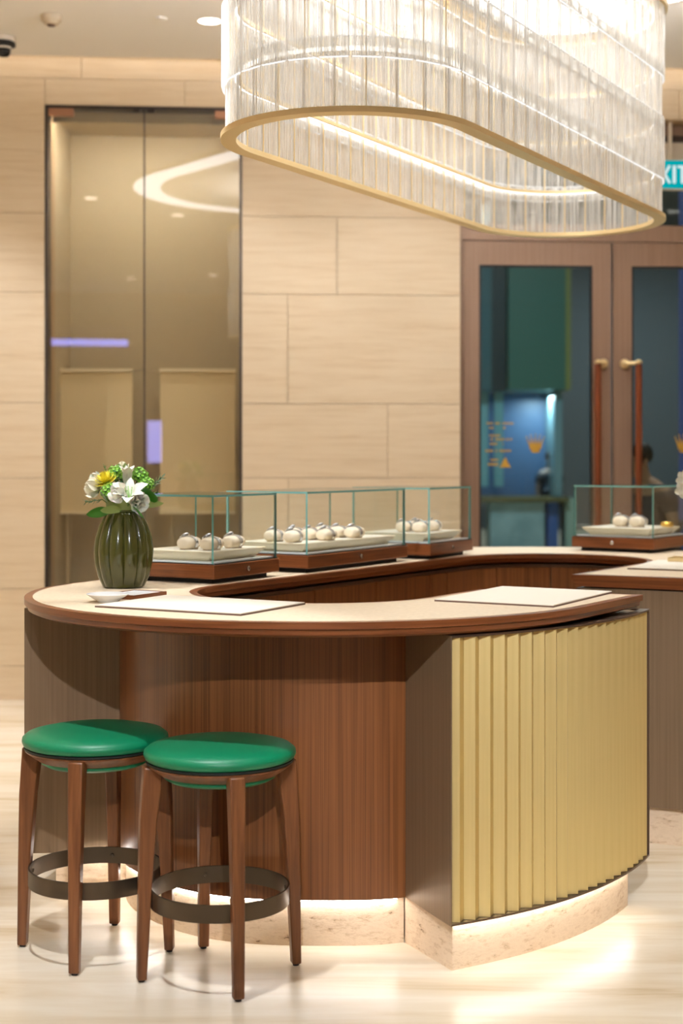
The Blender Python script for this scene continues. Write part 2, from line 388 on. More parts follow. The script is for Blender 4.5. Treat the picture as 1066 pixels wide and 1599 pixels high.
for k, (x0, g0, g1, x1) in enumerate(leaf_px):
    d_ = B(); X = [dp(q, 500).x for q in (x0, g0, g1, x1)]
    dslab(d_, X[0], X[1], .01, fz); dslab(d_, X[2], X[3], .01, fz)
    dslab(d_, X[1], X[2], gz1, fz); dslab(d_, X[1], X[2], .01, .22)
    door = struct(d_.build('door_%d' % (k + 1), 'door'), ['left leaf of the bronze glazed entrance doors with gilt lettering', 'right leaf of the bronze glazed entrance doors, cut by the picture edge'][k])
    b = B(); dslab(b, X[1], X[2], .22, gz1, .02, .03); b.build('pane', 'door_glass', door)
    b = B(); e = .012
    dslab(b, X[1], X[1] + e, .22, gz1, .005, .045); dslab(b, X[2] - e, X[2], .22, gz1, .005, .045); dslab(b, X[1] + e, X[2] - e, gz1 - e, gz1, .005, .045)
    b.build('glazing_bead', 'black', door)
    hx = dp((930, 993)[k], 600).x; ht = dp(930, 570).z
    h = B(); h.tube([(hx, wy(hx) + DO - .075, .55), (hx, wy(hx) + DO - .075, ht)], .021, 12)
    ho = h.build('handle', 'handle_wood', door, smooth=40); ho['label'] = 'upright mahogany pull handle'
    sx = hx + (.045, -.075)[k]
    for z in (ht + .008, .60):
        br = B(); br.tube([(hx, wy(hx) + DO - .075, z), (sx, wy(sx) + DO - .06, z), (sx, wy(sx) + DO, z)], .011, 8)
        br.lathe([(0, 0), (.02, .004), (.022, .014), (.012, .026), (0, .03)], 12, (hx, wy(hx) + DO - .075, z - .006))
        br.lathe([(0, -.03), (.026, -.026), (.03, -.012), (.03, 0)], 14, (sx, wy(sx) + DO, z), ax=Matrix.Rotation(-PI / 2, 3, 'X'))
        br.build('bracket', 'brass', ho, smooth=40)

def crown(cx, cz, s, off):
    """gilt crown: base ellipse, five tapering points that end in balls"""
    b = B(); K = 18
    def P(x, z, o=0.0): return Vector((cx + x * s, wy(cx + x * s) + DO + off - o, cz + z * s))
    base = [P(.5 * math.cos(t) * .62, -.52 + .12 * math.sin(t)) for t in [2 * PI * i / K for i in range(K)]]
    b.add(base + [q + Vector((0, -.004, 0)) for q in base], [tuple(range(K)), tuple(range(K, 2 * K))] + [(i, (i + 1) % K, K + (i + 1) % K, K + i) for i in range(K)])
    for k in range(5):
        a = (k - 2) * .32; tx, tz = math.sin(a) * .98, -.45 + math.cos(a) * .98
        if abs(k - 2) == 2: tz += .02
        bx = (k - 2) * .135
        poly = [P(bx - .10, -.42), P(bx + .10, -.42), P(bx * 1.35 + .085, -.05), P(tx + .012, tz), P(tx - .012, tz), P(bx * 1.35 - .085, -.05)]
        b.add(poly + [q + Vector((0, -.004, 0)) for q in poly], [tuple(range(6)), tuple(range(6, 12))] + [(i, (i + 1) % 6, 6 + (i + 1) % 6, 6 + i) for i in range(6)])
        c = P(tx, tz + .05, .002); b.lathe([(0, -.06 * s), (.06 * s, 0), (0, .06 * s)], 8, c)
    return b
d1 = bpy.data.objects['door_1']; d2 = bpy.data.objects['door_2']
p = dp(836, 692); crown(p.x, p.z, .094, .016).build('crown_emblem', 'gilt', d1)
p = dp(1068, 692); crown(p.x, p.z, .094, .016).build('crown_emblem', 'gilt', d2)
# blurred gilt lines of small print on the left leaf
tx = B(); rr = random.Random(3)
def strokes(x0, x1, y, h, fill=.8):
    x = x0
    while x < x1 - .8:
        ww = rr.uniform(1.6, 3.6)
        if rr.random() < fill:
            q0 = dp(x, y + h / 2); q1 = dp(min(x + ww, x1), y - h / 2)
            dslab(tx, q0.x, q1.x, q0.z, q1.z, .014, .018)
        x += ww + .9
for x0, x1, y, h, fl_ in ((760, 781, 661, 3, .8), (785, 802, 661, 3, 1), (764, 790, 668, 3, .5), (764, 788, 680, 3, .6), (762, 788, 686, 3, .8), (790, 801, 686, 3, 1),
                         (762, 786, 693, 3, .6), (758, 776, 704, 3.4, .9), (780, 798, 704, 3.4, .9), (766, 778, 718, 3, .7), (762, 778, 725, 4, .8)):
    strokes(x0, x1, y, h, fl_)
tri = [dp(*q) for q in ((780, 730), (798, 730), (793, 722), (790, 714), (786, 718), (784, 724))]
tx.add([Vector((q.x, wy(q.x) + DO + .016, q.z)) for q in tri], [tuple(range(6))])
tx.build('gilt_lettering', 'gilt', d1)

# exit sign
p0, p1 = at_wall(1004, 295, .05), at_wall(1090, 250, .05)
t = thing('exit_sign', 'lit cyan exit sign over the entrance doors', 'sign', ((p0.x + p1.x) / 2, wy((p0.x + p1.x) / 2) + .05, p0.z), math.atan(WK))
hw, hh = (p1.x - p0.x) / 2, p1.z - p0.z
b = B(); b.box(-hw, hw, 0, .05, 0, hh); b.build('housing', 'white', t)
M['sign'] = emit('exit_cyan', (.0, .42, .46), .62); M['sign_txt'] = emit('exit_letters', (.85, 1, 1), .6)
b = B(); b.box(-hw + .006, hw - .006, -.004, 0, .006, hh - .006); b.build('face', 'sign', t)
b = B()
def bar(x0, z0, x1, z1, wd, ):
    dv = Vector((x1 - x0, 0, z1 - z0)).normalized(); pv = Vector((-dv.z, 0, dv.x)) * wd / 2
    v = [Vector((x0, -.006, z0)) + pv, Vector((x0, -.006, z0)) - pv, Vector((x1, -.006, z1)) - pv, Vector((x1, -.006, z1)) + pv]
    b.add(v + [q + Vector((0, .0015, 0)) for q in v], [(0, 1, 2, 3), (7, 6, 5, 4), (0, 4, 5, 1), (1, 5, 6, 2), (2, 6, 7, 3), (3, 7, 4, 0)])
zl, zh, st = hh * .2, hh * .8, .015
def lx(px): return (px - 1047) / 86 * 2 * hw
bar(lx(1013), zl, lx(1013), zh, st)
for z in (zl + st / 2, (zl + zh) / 2, zh - st / 2): bar(lx(1013), z, lx(1024), z, st)
bar(lx(1029), zl, lx(1045), zh, st); bar(lx(1029), zh, lx(1045), zl, st)
bar(lx(1052), zl, lx(1052), zh, st + .004)
bar(lx(1064.5), zl, lx(1064.5), zh, st + .002); bar(lx(1057), zh - st / 2, lx(1072), zh - st / 2, st)
b.build('lettering', 'sign_txt', t)
bb = B(); bb.box(-.01, .01, .01, .03, hh, DZ1 - p0.z); bb.build('hanger', 'white', t)

# ------------------------------------------------------------------ mall outside the doors
b = B(); b.box(-8, 12, 29.9, 30, -.1, 8); struct(b.build('wall_outside', mat('dark_mall_wall', (92, 98, 102), .7)), 'dark wall of the mall far outside the doors')
b = B(); b.box(-8, 12, 9.9, 30, 6, 6.1); struct(b.build('ceiling_outside', mat('mall_ceiling', (90, 96, 96), .8)), 'mall ceiling outside the doors')
DS = 22.0
g0 = at_d(752, 610, DS); g1 = at_d(885, 400, DS)
t = thing('shop_window', 'mall shop window with green fascia and blue lit display seen through the left door', 'shop window', ((g0.x + g1.x) / 2, DS, 0))
def sw(name, m, x0, x1, y0, y1, z0, z1):
    q = B(); q.box(x0, x1, y0, y1, z0, z1); return q.build(name, m, t, world=True)
px = lambda x, y: at_d(x, y, DS)
sw('fascia', mat('green_fascia', (52, 96, 84), .5), px(790, 0).x, px(878, 0).x, DS - .3, DS + .5, px(0, 610).z, px(0, 405).z)
sw('fascia_edge', mat('olive_edge', (120, 120, 60), .5), px(878, 0).x + .001, px(886, 0).x, DS - .3, DS + .5, px(0, 610).z, px(0, 405).z)
sw('side_panel', mat('teal_panel', (48, 88, 96), .5), px(742, 0).x, px(766, 0).x, DS - .1, DS + .4, px(0, 610).z, px(0, 405).z)
sw('dark_pillar', mat('dark_pillar', (22, 40, 44), .5), px(766, 0).x, px(790, 0).x - .001, DS - .05, DS + .4, px(0, 610).z, px(0, 405).z)
blue = mat('blue_display', (58, 84, 116), .45)
sw('display_back', blue, px(742, 0).x, px(876, 0).x, DS + .9, DS + 1.0, px(0, 775).z, px(0, 610).z)
sw('display_side', mat('display_side', (110, 140, 148), .4), px(864, 0).x, px(876, 0).x, DS - .1, DS + .9, px(0, 775).z, px(0, 613).z)
for x0, x1 in ((748, 764), (774, 788)): sw('mullion', mat('pale_mullion', (120, 170, 180), .3), px(x0, 0).x, px(x1, 0).x, DS + .2, DS + .3, px(0, 760).z, px(0, 611).z)
sw('ledge', mat('olive_ledge', (96, 88, 52), .4), px(742, 0).x, px(885, 0).x, DS - .25, DS + .3, px(0, 783).z, px(0, 776).z)
sw('marble_base', grain(mat('pale_marble', (140, 164, 168), .4), [(.4, (126, 152, 158)), (.6, (150, 174, 178))], (1, 1, 1), 3), px(764, 0).x, px(848, 0).x, DS - .1, DS + .5, 0, px(0, 784).z)
sw('blue_strip', mat('blue_strip', (60, 90, 150), .4), px(854, 0).x, px(870, 0).x, DS - .05, DS + .4, 0, px(0, 784).z)
sw('pale_column', mat('pale_column', (140, 160, 148), .5), px(881, 0).x, px(897, 0).x, DS - .12, DS + .4, 0, px(0, 778).z)
for nm, loc, e, sz, col in (('display_lamp', (px(850, 0).x, DS + .35, px(0, 618).z), 30, .25, (.8, .95, 1)), ('mall_fill', (2.2, 17, 5.8), 260, 1.5, (.8, .95, 1)), ('mall_fill', (3.2, 11.5, 5.8), 90, .8, (1, .9, .8)), ('mall_fill', (5.5, 26, 5.8), 220, 2.0, (.9, .97, 1))):  # mall area lights are added fill without fittings; display lamp lights the blue window
    l = bpy.data.lights.new(nm, 'AREA'); l.energy = e; l.size = sz; l.color = col
    o = bpy.data.objects.new(nm, l); C.objects.link(o); o.location = loc
q0 = at_d(1063, 700, 16)
for nm, lab, x, z, hw_, hh_, col, st_ in (('neon_strip', 'blue neon strip on the wall behind the viewer', -1.77, 3.1, .54, .045, (.25, .3, 1.0), 4.5), ('lit_sign_panel', 'violet lit sign panel on the wall behind the viewer', -.85, 1.68, .10, .30, (.4, .4, 1.0), 4.0)):
    t = thing(nm, lab, 'sign', (x, YF, z))
    q = B(); q.box(-hw_, hw_, .012, .02, -hh_, hh_); q.build('lit_face', emit(nm, col, st_), t)
    q = B(); q.box(-hw_ - .01, hw_ + .01, .001, .0118, -hh_ - .01, hh_ + .01); q.build('housing', 'frame_dark', t)
b = B(); b.box(q0.x, q0.x + .12, 15.9, 16.1, 0, 4.6)
tag(b.build('light_column', emit('blue_glow', (.12, .15, .34), .35)), 'blue lit column in the mall behind the right door', 'column')

# ================================================================== counter ring (a stadium in plan)
A0 = Vector((-.068, 4.937)); TH = math.radians(56.9); DV = Vector((math.cos(TH), math.sin(TH))); NV = Vector((DV.y, -DV.x))
LEN, RI, RO, ZT = 1.80, .413, .954, 1.0
def interp(tab, x):
    for (x0, y0), (x1, y1) in zip(tab, tab[1:]):
        if x0 >= x >= x1: u = (x - x0) / (x1 - x0); u = u * u * (3 - 2 * u); return y0 + (y1 - y0) * u
    return tab[-1][1] if x < tab[-1][0] else tab[0][1]
DRT = [(-33.1, 0), (-60, -.008), (-90, -.005), (-120, .012), (-150, .024), (-180, .016), (-213.1, -.022)]
class St:
    def __init__(s, base, n, dr=0, skew=0, ang=None, seg=''): s.b, s.n, s.dr, s.skew, s.ang, s.seg = base, n, dr, skew, ang, seg
    def p(s, r, z=0):
        k = (r - RI) / (RO - RI); q = s.b + DV * (s.skew * (r - RI)) + s.n * (r + s.dr * max(k, 0)); return Vector((q.x, q.y, z))
def arc_st(c, deg, seg, dr=0): a = math.radians(deg); return St(c, Vector((math.cos(a), math.sin(a))), dr, 0, deg, seg)
STN = []
for i in range(7): t_ = .354 * (1 - i / 7); STN.append(St(A0 + DV * t_, NV, 0, .194 * t_ / .354, None, 'near'))
for i in range(49): dg = -33.1 - 180 * i / 48; STN.append(arc_st(A0, dg, 'left', interp(DRT, dg)))
for i in range(1, 12): t_ = LEN * i / 12; STN.append(St(A0 + DV * t_, -NV, -.022 * (1 - i / 12), 0, None, 'back'))
B0 = A0 + DV * LEN
for i in range(37): STN.append(arc_st(B0, 146.9 - 180 * i / 36, 'far'))
for i in range(1, 7): t_ = LEN - (LEN - 1.10) * i / 6; STN.append(St(B0 + DV * (t_ - LEN), NV, 0, .14 * i / 6, None, 'right'))
def ring(stn, prof): return [[s.p(r, z) for r, z in prof] for s in stn]

ct = thing('counter_worktop', 'stadium-shaped counter worktop with walnut edge and cream leather inlay', 'worktop', (A0.x, A0.y, ZT))
P_ = [(RI, ZT), (RO, ZT), (RO, .981), (RO - .009, .979), (RO - .011, .964), (RO - .03, .956), (RI + .03, .956), (RI + .011, .964), (RI + .009, .979), (RI, .981)]
b = B(); b.sweep(ring(STN, P_)); b.build('edge_band', 'edge_wood', ct, 35, True)
inl = [s for s in STN]
e0 = St(STN[0].b - DV * .03, NV, 0, STN[0].skew); e1 = St(STN[-1].b + DV * .03, NV, 0, STN[-1].skew)
b = B(); b.sweep(ring([e0] + STN[1:-1] + [e1], [(RI + .026, ZT - .002), (RO - .026, ZT - .002), (RO - .026, ZT + .0012), (RI + .026, ZT + .0012)]))
b.build('leather_inlay', 'inlay', ct, 35, True)

# ---- fluted gold cabinet
ZB, ZP = .14, .95
PA, PE = Vector((.308, 4.104)), Vector((1.009, 4.833))
ch = PE - PA; cl_ = ch.length; cd = ch.normalized(); cn = Vector((cd.y, -cd.x)); SAG = .091
R_ = ((cl_ / 2) ** 2 + SAG ** 2) / (2 * SAG); CC = (PA + PE) / 2 - cn * (R_ - SAG); half = math.asin(cl_ / 2 / R_)
a_mid = math.atan2(cn.y, cn.x)
def gp(u, off=0.0):                              # u 0..1 along the panel, off outward
    a = a_mid - half + 2 * half * u; return CC + Vector((math.cos(a), math.sin(a))) * (R_ + off)
FI = Vector((.194, 4.379))                       # inner end of the near fin
inner_near = [s for s in STN if s.seg == 'near'] + [s for s in STN if s.seg == 'left' and s.ang > -62]
fc = thing('fluted_cabinet', 'counter cabinet with pleated champagne gold front and bronze sides', 'cabinet', (.65, 4.6, 0))
NG = 24
body = [gp(i / NG, -.03) for i in range(NG + 1)] + [s.p(.43).to_2d() for s in inner_near] + [FI]
b = B(); b.prism(body, ZB, ZP - .006); b.build('body', 'bronze', fc, world=True)
fd = (FI - PA).normalized(); fn = Vector((-fd.y, fd.x))
if fn.x > 0: fn = -fn
b = B(); b.prism([PA, FI, FI + fn * .004, PA + fn * .004], ZB, ZP); b.build('side_panel', 'bronze', fc, world=True)
for z0, z1, nm in ((ZP - .006, ZP, 'top_trim'), (ZB, ZB + .006, 'bottom_trim')):
    b = B(); b.sweep([[Vector((*gp(i / NG, o), z)) for o, z in ((-.029, z0), (0, z0), (0, z1), (-.029, z1))] for i in range(NG + 1)]); b.build(nm, 'trim', fc, 35, True)
e_d = (gp(1, 0) - gp(.98, 0)).normalized()
q = gp(1, 0); q2 = gp(1, -.06)
b = B(); b.prism([q, q2, q2 + e_d * .005, q + e_d * .005], ZB, ZP); b.build('end_trim', 'trim', fc, world=True)
NF = 20; fw = 2 * half * R_ / NF
first = None
for i in range(NF):
    u = (i + .5) / NF; c = gp(u, -.002); tv = gp(u + .01) - gp(u - .01); rz = math.atan2(tv.y, tv.x)
    if first is None:
        b = B(); b.prism([(-fw / 2, .0198), (0, 0), (fw / 2, .0198), (fw / 2, .026), (-fw / 2, .026)], ZB + .007, ZP - .007)
        first = b.build('flute', 'gold', fc)
        o = first
    else: o = link_copy(first, fc)
    o.location = (c.x - fc.location.x, c.y - fc.location.y, 0); o.rotation_euler = (0, 0, rz)
b = B(); b.prism([gp(i / NG, -.10) for i in range(1, NG + 1)] + [s.p(.52).to_2d() for s in inner_near[1:]], ZP + .001, .955); b.build('shadow_gap', 'black', fc, world=True)
pl = [Vector((.312, 4.152))] + [gp(u / 20 * .87 + .03, -.045) for u in range(1, 21)]
pl += [s.p(.50).to_2d() for s in inner_near[2:]] + [Vector((.19, 4.392))]
b = B(); b.prism(pl, 0, ZB - .001); b.build('stone_plinth', 'plinth', fc, world=True)
b = B(); b.sweep([[Vector((*gp(u, o), z)) for o, z in ((-.034, ZB - .006), (-.024, ZB - .006), (-.024, ZB - .001), (-.034, ZB - .001))] for u in [.03 + .87 * i / 16 for i in range(17)]])
b.build('led_strip', 'led_plinth', fc, world=True)

# ---- curved walnut cabinet above the stools
VT = [(-64.8, .616), (-90, .592), (-135, .632), (-176, .668)]
angs = [-64.8 + (-175 + 64.8) * i / 40 for i in range(41)]
def vp(dg, off=0.0): a = math.radians(dg); r = interp(VT, dg) + off; return Vector((A0.x + r * math.cos(a), A0.y + r * math.sin(a)))
vc = thing('curved_cabinet', 'curved walnut veneer cabinet front behind the stools', 'cabinet', (A0.x, A0.y, 0))
b = B(); b.prism([vp(d) for d in angs] + [vp(d, -.14) for d in reversed(angs)], ZB, .956); b.build('veneer_panel', 'veneer', vc, 35, True)
b = B(); b.prism([vp(d, -.02) for d in angs] + [vp(d, -.14) for d in reversed(angs)], 0, ZB - .001); b.build('stone_plinth', 'plinth', vc, 35, True)
b = B(); b.sweep([[Vector((*vp(d, o), z)) for o, z in ((-.017, ZB - .005), (-.006, ZB - .005), (-.006, ZB - .001), (-.017, ZB - .001))] for d in angs[1:-1]]); b.build('led_strip', 'led_plinth', vc, world=True)

# ---- rear cabinet with walnut doors, and the end cabinet across the opening
LFA = -175.6
rear = [arc_st(A0, LFA, 'left', .016)] + [s for s in STN if s.seg == 'left' and s.ang < LFA - .5] + [s for s in STN if s.seg == 'back'] + [s for s in STN if s.seg == 'far' and s.ang > 55]
endc = [s for s in STN if s.seg == 'far' and s.ang <= 57.5] + [s for s in STN if s.seg == 'right']
rc = thing('rear_cabinet', 'long rear counter cabinet with walnut door panels facing inwards', 'cabinet', (-.4, 6.2, 0))
ec = thing('end_cabinet', 'bronze counter cabinet across the opening at the right picture edge', 'cabinet', (1.3, 6.0, 0))
for st_, tt, rb in ((rear, rc, .965), (endc, ec, .95)):
    b = B(); b.sweep(ring(st_, [(.448, ZB), (rb, ZB), (rb, ZP), (.448, ZP)])); b.build('body', 'bronze', tt, 35, True)
    b = B(); b.sweep(ring(st_ if tt is rc else st_[:-1] + [St(st_[-1].b + DV * .045, NV, 0, st_[-1].skew)], [(.50, ZP + .001), (.85, ZP + .001), (.85, .955), (.50, .955)])); b.build('shadow_gap', 'black', tt, 35, True)
    b = B(); b.sweep(ring(st_, [(.432, ZP - .012), (.447, ZP - .012), (.447, ZP), (.432, ZP)])); b.build('top_trim', 'trim', tt, 35, True)
    pst = st_ if tt is rc else st_[:-1] + [St(st_[-1].b + DV * .03, NV, 0, st_[-1].skew)]
    b = B(); b.sweep(ring(pst, [(.50, 0), (.865, 0), (.865, ZB - .001), (.50, ZB - .001)])); b.build('stone_plinth', 'plinth', tt, 35, True)
b = B(); f0, f1 = rear[0].p(.66), rear[0].p(.85)
dn = Vector((0, -1, 0))
b.box(-.93, -.72, 4.868, 4.878, ZB - .006, ZB - .001); b.build('led_strip', 'led_plinth', rc, world=True)
def doors(st_, tt, n_per):
    i = 0
    while i < len(st_) - 1:
        j = min(i + n_per, len(st_) - 1); seg = st_[i:j + 1]
        pts = []
        for k, s in enumerate(seg):
            q = s.p(.434); pts.append((q, s.p(.447)))
        g = (pts[1][0] - pts[0][0]).normalized() * .0025; pts[0] = (pts[0][0] + g, pts[0][1] + g)
        g = (pts[-1][0] - pts[-2][0]).normalized() * .0025; pts[-1] = (pts[-1][0] - g, pts[-1][1] - g)
        b = B(); b.sweep([[Vector((a.x, a.y, ZB)), Vector((c.x, c.y, ZB)), Vector((c.x, c.y, ZP - .014)), Vector((a.x, a.y, ZP - .014))] for a, c in pts])
        b.build('door_panel', 'veneer', tt, 35, True)
        i = j
bk = [s for s in rear if s.seg == 'back']
doors([s for s in rear if s.seg == 'left'] + bk[:1], rc, 8); doors(bk, rc, 3); doors([bk[-1]] + [s for s in rear if s.seg == 'far'], rc, 7); doors(endc, ec, 8)

# ================================================================== stools
def stool(loc, rz, label):
    t = thing('counter_stool', label, 'stool', (loc[0], loc[1], 0), rz, 'green stools at the counter')
    b = B(); b.lathe([(.0, .600), (.196, .602), (.209, .609), (.2135, .619), (.212, .629), (.200, .639), (.165, .647), (.09, .652), (0, .653)], 56)
    b.build('seat_cushion', 'green', t, True)
    b = B(); b.lathe([(.19, .5965), (.2075, .5985), (.2075, .6045), (.19, .6045)], 56); b.build('piping', 'piping', t, 40)
    b = B(); b.lathe([(.10, .566), (.168, .566), (.204, .592), (.204, .596), (.10, .596)], 56); b.build('seat_ring', 'leg_wood', t, 40)
    b = B(); b.lathe([(0, .548), (.145, .548), (.158, .556), (.158, .566), (0, .566)], 48); b.build('swivel_plate', 'green', t, 40)
    for k in range(4):
        a = k * PI / 2; ca, sa = math.cos(a), math.sin(a); b = B(); rows_ = []
        for z, rc_, wr, wt in ((.006, .221, .026, .030), (.25, .213, .036, .034), (.45, .2035, .047, .039), (.592, .190, .054, .043)):
            rows_.append([Vector((ca * (rc_ + x) - sa * y, sa * (rc_ + x) + ca * y, z)) for x, y in ((-wr * .5, -wt / 2), (wr * .5, -wt / 2), (wr * .5, wt / 2), (-wr * .5, wt / 2))])
        b.sweep(rows_); lg = b.build('leg', 'leg_wood', t, 40)
        bv = lg.modifiers.new('bevel', 'BEVEL'); bv.width = .004; bv.segments = 2; bv.limit_method = 'ANGLE'
        b = B(); b.lathe([(.009, 0), (.009, .007)], 10, (ca * .221, sa * .221, 0)); b.build('glide', 'black', lg)
    b = B(); b.lathe([(.1905, .200), (.1955, .200), (.1955, .249), (.1905, .249)], 64)
    n = 64; b.f = b.f[:-2] if len(b.f[-1]) > 4 else b.f; b.m = b.m[:len(b.f)]
    b.f += [(3 * n + i, 3 * n + (i + 1) % n, (i + 1) % n, i) for i in range(n)]; b.m += [0] * n
    ring_ = b.build('foot_ring', 'footring', t, 40)
    for k in range(4):
        a = k * PI / 2; ax = Matrix.Rotation(a, 3, 'Z') @ Matrix.Rotation(PI / 2, 3, 'Y')
        b = B(); b.lathe([(.006, 0), (.005, .004), (0, .005)], 10, (.1955 * math.cos(a) * .97, .1955 * math.sin(a) * .97, .225), ax=Matrix.Rotation(a + PI, 3, 'Z') @ Matrix.Rotation(PI / 2, 3, 'Y')); b.build('rivet', 'footring', ring_)
    return t
stool((-.341, 4.134), math.radians(-72.6), 'nearer green leather bar stool, to the right of the other one')
stool((-.724, 4.34), math.radians(-95.8), 'left green leather bar stool with seat half behind the nearer stool')

# ================================================================== chandelier
CA = Vector((.035, 4.90)); CT = math.radians(60.2); CD = Vector((math.cos(CT), math.sin(CT))); CN = Vector((CD.y, -CD.x)); CL, CR, CZ = 1.95, .437, 2.496
def chp(s, r):                                    # point and outward normal at arc length s for radius CR
    straight, half_ = CL, PI * CR; per = 2 * straight + 2 * half_; s %= per
    if s < half_: a = CT - PI / 2 - s / CR; n_ = Vector((math.cos(a), math.sin(a))); return CA + n_ * r, n_
    s -= half_
    if s < straight: return CA + CD * s - CN * r, -CN
    s -= straight
    if s < half_: a = CT + PI / 2 - s / CR; n_ = Vector((math.cos(a), math.sin(a))); return CA + CD * CL + n_ * r, n_
    s -= half_
    return CA + CD * (CL - s) + CN * r, CN
PER = 2 * CL + 2 * PI * CR
cc_ = CA + CD * CL / 2
chn = thing('chandelier', 'oval chandelier of fluted crystal plates on brass rings above the counter', 'chandelier', (cc_.x, cc_.y, CZ))
def stad(prof, n=140): return [[Vector((*chp(PER * i / n, r)[0], z)) for r, z in prof] for i in range(n)]
b = B(); b.sweep(stad([(CR - .052, CZ), (CR, CZ), (CR, CZ + .018), (CR - .052, CZ + .018)]), True); b.build('bottom_ring', 'brass', chn, 35, True)
ZTOP = CZ + .93
b = B(); b.sweep(stad([(CR - .06, ZTOP), (CR + .008, ZTOP), (CR + .008, ZTOP + .03), (CR - .06, ZTOP + .03)]), True); b.build('top_ring', 'brass', chn, 35, True)
NT = 64; pitch = PER / NT
tiers = [(.020, .215, -.010), (.172, .268, .003), (.398, .272, -.010), (.622, .306, .003)]   # bottom, height, radial offset
for ti, (z0, hgt, ro) in enumerate(tiers):
    b = B(); nfl = 6; tw = pitch * .93; front = []
    for k in range(nfl * 2 + 1):
        x = -tw / 2 + tw * k / (nfl * 2); front.append((x, 0 if k % 2 == 0 else -.0042))
    b.prism(front + [(tw / 2, .008), (-tw / 2, .008)], 0, hgt); b.m[0] = b.m[1] = b.m[-3] = b.m[-1] = 1
    proto = None; bars = []
    for i in range(NT):
        s = pitch * (i + .5 + (.5 if ti % 2 else 0)); c, n_ = chp(s, CR - .012 + ro)
        if proto is None: o = proto = b.build('crystal_plate', ['tile_glass', 'tile_edge'], chn, 25)
        else: o = link_copy(proto, chn)
        o.location = (c.x - cc_.x, c.y - cc_.y, z0); o.rotation_euler = (0, 0, math.atan2(n_.y, n_.x) + PI / 2)
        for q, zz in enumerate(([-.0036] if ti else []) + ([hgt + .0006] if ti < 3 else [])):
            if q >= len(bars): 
                eb = B(); eb.box(-tw * .46, tw * .46, .0, .0045, 0, .003); e_ = eb.build('glint_bar', 'edge_glint', o); bars.append(e_)  # glowing bar stands in for the bright glint along a plate edge
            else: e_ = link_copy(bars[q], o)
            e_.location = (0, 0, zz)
b = B(); b.lathe([(.0024, 0), (.0024, .91)], 6); rod = None
for i in range(NT):
    c, n_ = chp(pitch * i, CR - .034)
    if rod is None: o = rod = b.build('brass_rod', 'brass', chn)
    else: o = link_copy(rod, chn)
    o.location = (c.x - cc_.x, c.y - cc_.y, .018)
for z in (.20, .43, .655, .90):
    b = B(); b.sweep(stad([(CR - .056, CZ + z), (CR - .048, CZ + z), (CR - .048, CZ + z + .012), (CR - .056, CZ + z + .012)]), True); b.build('led_strip', 'led_ch', chn, 35, True)
    b = B(); b.sweep(stad([(CR - .066, CZ + z), (CR - .0565, CZ + z), (CR - .0565, CZ + z + .012), (CR - .066, CZ + z + .012)]), True); b.build('led_channel', 'brass', chn, 35, True)
b = B(); n = 60; poly = [chp(PER * i / n, CR - .07)[0] for i in range(n)]; b.prism(poly, ZTOP + .001, ZTOP + .012); b.build('top_plate', 'white', chn, world=True)
b = B(); b.prism([chp(PER * i / n, CR - .10)[0] for i in range(n)], ZTOP + .013, ZTOP + .018); b.build('added_uplight', emit('added_ceiling_fill', (.96, .98, 1.04), 56.0), chn, world=True)  # unseen glowing plate added to brighten the ceiling
b = B(); b.prism([chp(PER * i / n, CR - .16)[0] for i in range(n)], ZTOP - .006, ZTOP); b.build('top_diffuser', emit('chandelier_diffuser', (.97, .98, 1.0), 6.0), chn, world=True)
for k in (.15, .85):
    for sg in (-1, 1):
        c = CA + CD * CL * k + CN * sg * .3; b = B(); b.tube([(c.x, c.y, ZTOP + .012), (c.x, c.y, CEIL - .001)], .003, 6); b.build('suspension_cable', 'chrome', chn, world=True)
# oval light trough let into the ceiling around the chandelier
ro_ = []
b = B(); n = 120
def big(i, r):
    per = 2 * CL + 2 * PI * r; s = per * i / n
    if s < PI * r: a = CT - PI / 2 - s / r; return CA + Vector((math.cos(a), math.sin(a))) * r
    s -= PI * r
    if s < CL: return CA + CD * s - CN * r
    s -= CL
    if s < PI * r: a = CT + PI / 2 - s / r; return CA + CD * CL + Vector((math.cos(a), math.sin(a))) * r
    s -= PI * r; return CA + CD * (CL - s) + CN * r
rt = thing('ceiling_light', 'oval strip light let into the ceiling around the chandelier', 'ceiling light', (cc_.x, cc_.y, CEIL - .02))
def bring(r0, r1, z0, z1):
    q = B(); q.sweep([[Vector((*big(i, r), z)) for r, z in ((r0, z0), (r1, z0), (r1, z1), (r0, z1))] for i in range(n)], True); return q
bring(1.02, 1.26, CEIL - .008, CEIL - .001).build('diffuser', 'led', rt, 35, True)
bring(1.00, 1.02, CEIL - .014, CEIL - .001).build('rim', 'white', rt, 35, True); bring(1.26, 1.28, CEIL - .014, CEIL - .001).build('rim', 'white', rt, 35, True)

# ------------------------------------------------------------------ ceiling fittings
for i, (x, y, e, ax, ay, cone) in enumerate(SPOTS):
    t = thing('downlight', 'round recessed downlight in the ceiling beside the chandelier', 'downlight', (x, y, CEIL), 0, 'recessed ceiling downlights')
    if i != 5: t['label'] = 'round recessed ceiling downlight outside the picture, from a set mostly added as fill'
    b = B(); b.lathe([(.062, -.001), (.07, -.001), (.07, -.006), (.062, -.004)], 24); b.f = [f for f in b.f if len(f) == 4]; b.m = [0] * len(b.f); b.build('rim', 'white', t, 40)
    b = B(); b.lathe([(0, -.002), (.062, -.002), (.062, -.001), (0, -.001)], 24); b.build('lens', 'lamp_face', t)
def ceil_at(x, y): return at_z(x, y, CEIL)
c = ceil_at(80, 24); t = thing('smoke_detector', 'round beige smoke detector on the ceiling', 'detector', (c.x, c.y, CEIL))
b = B(); b.lathe([(.055, -.001), (.058, -.012), (.054, -.03), (.05, -.034)], 28); b.build('base', 'fitting', t, 40)
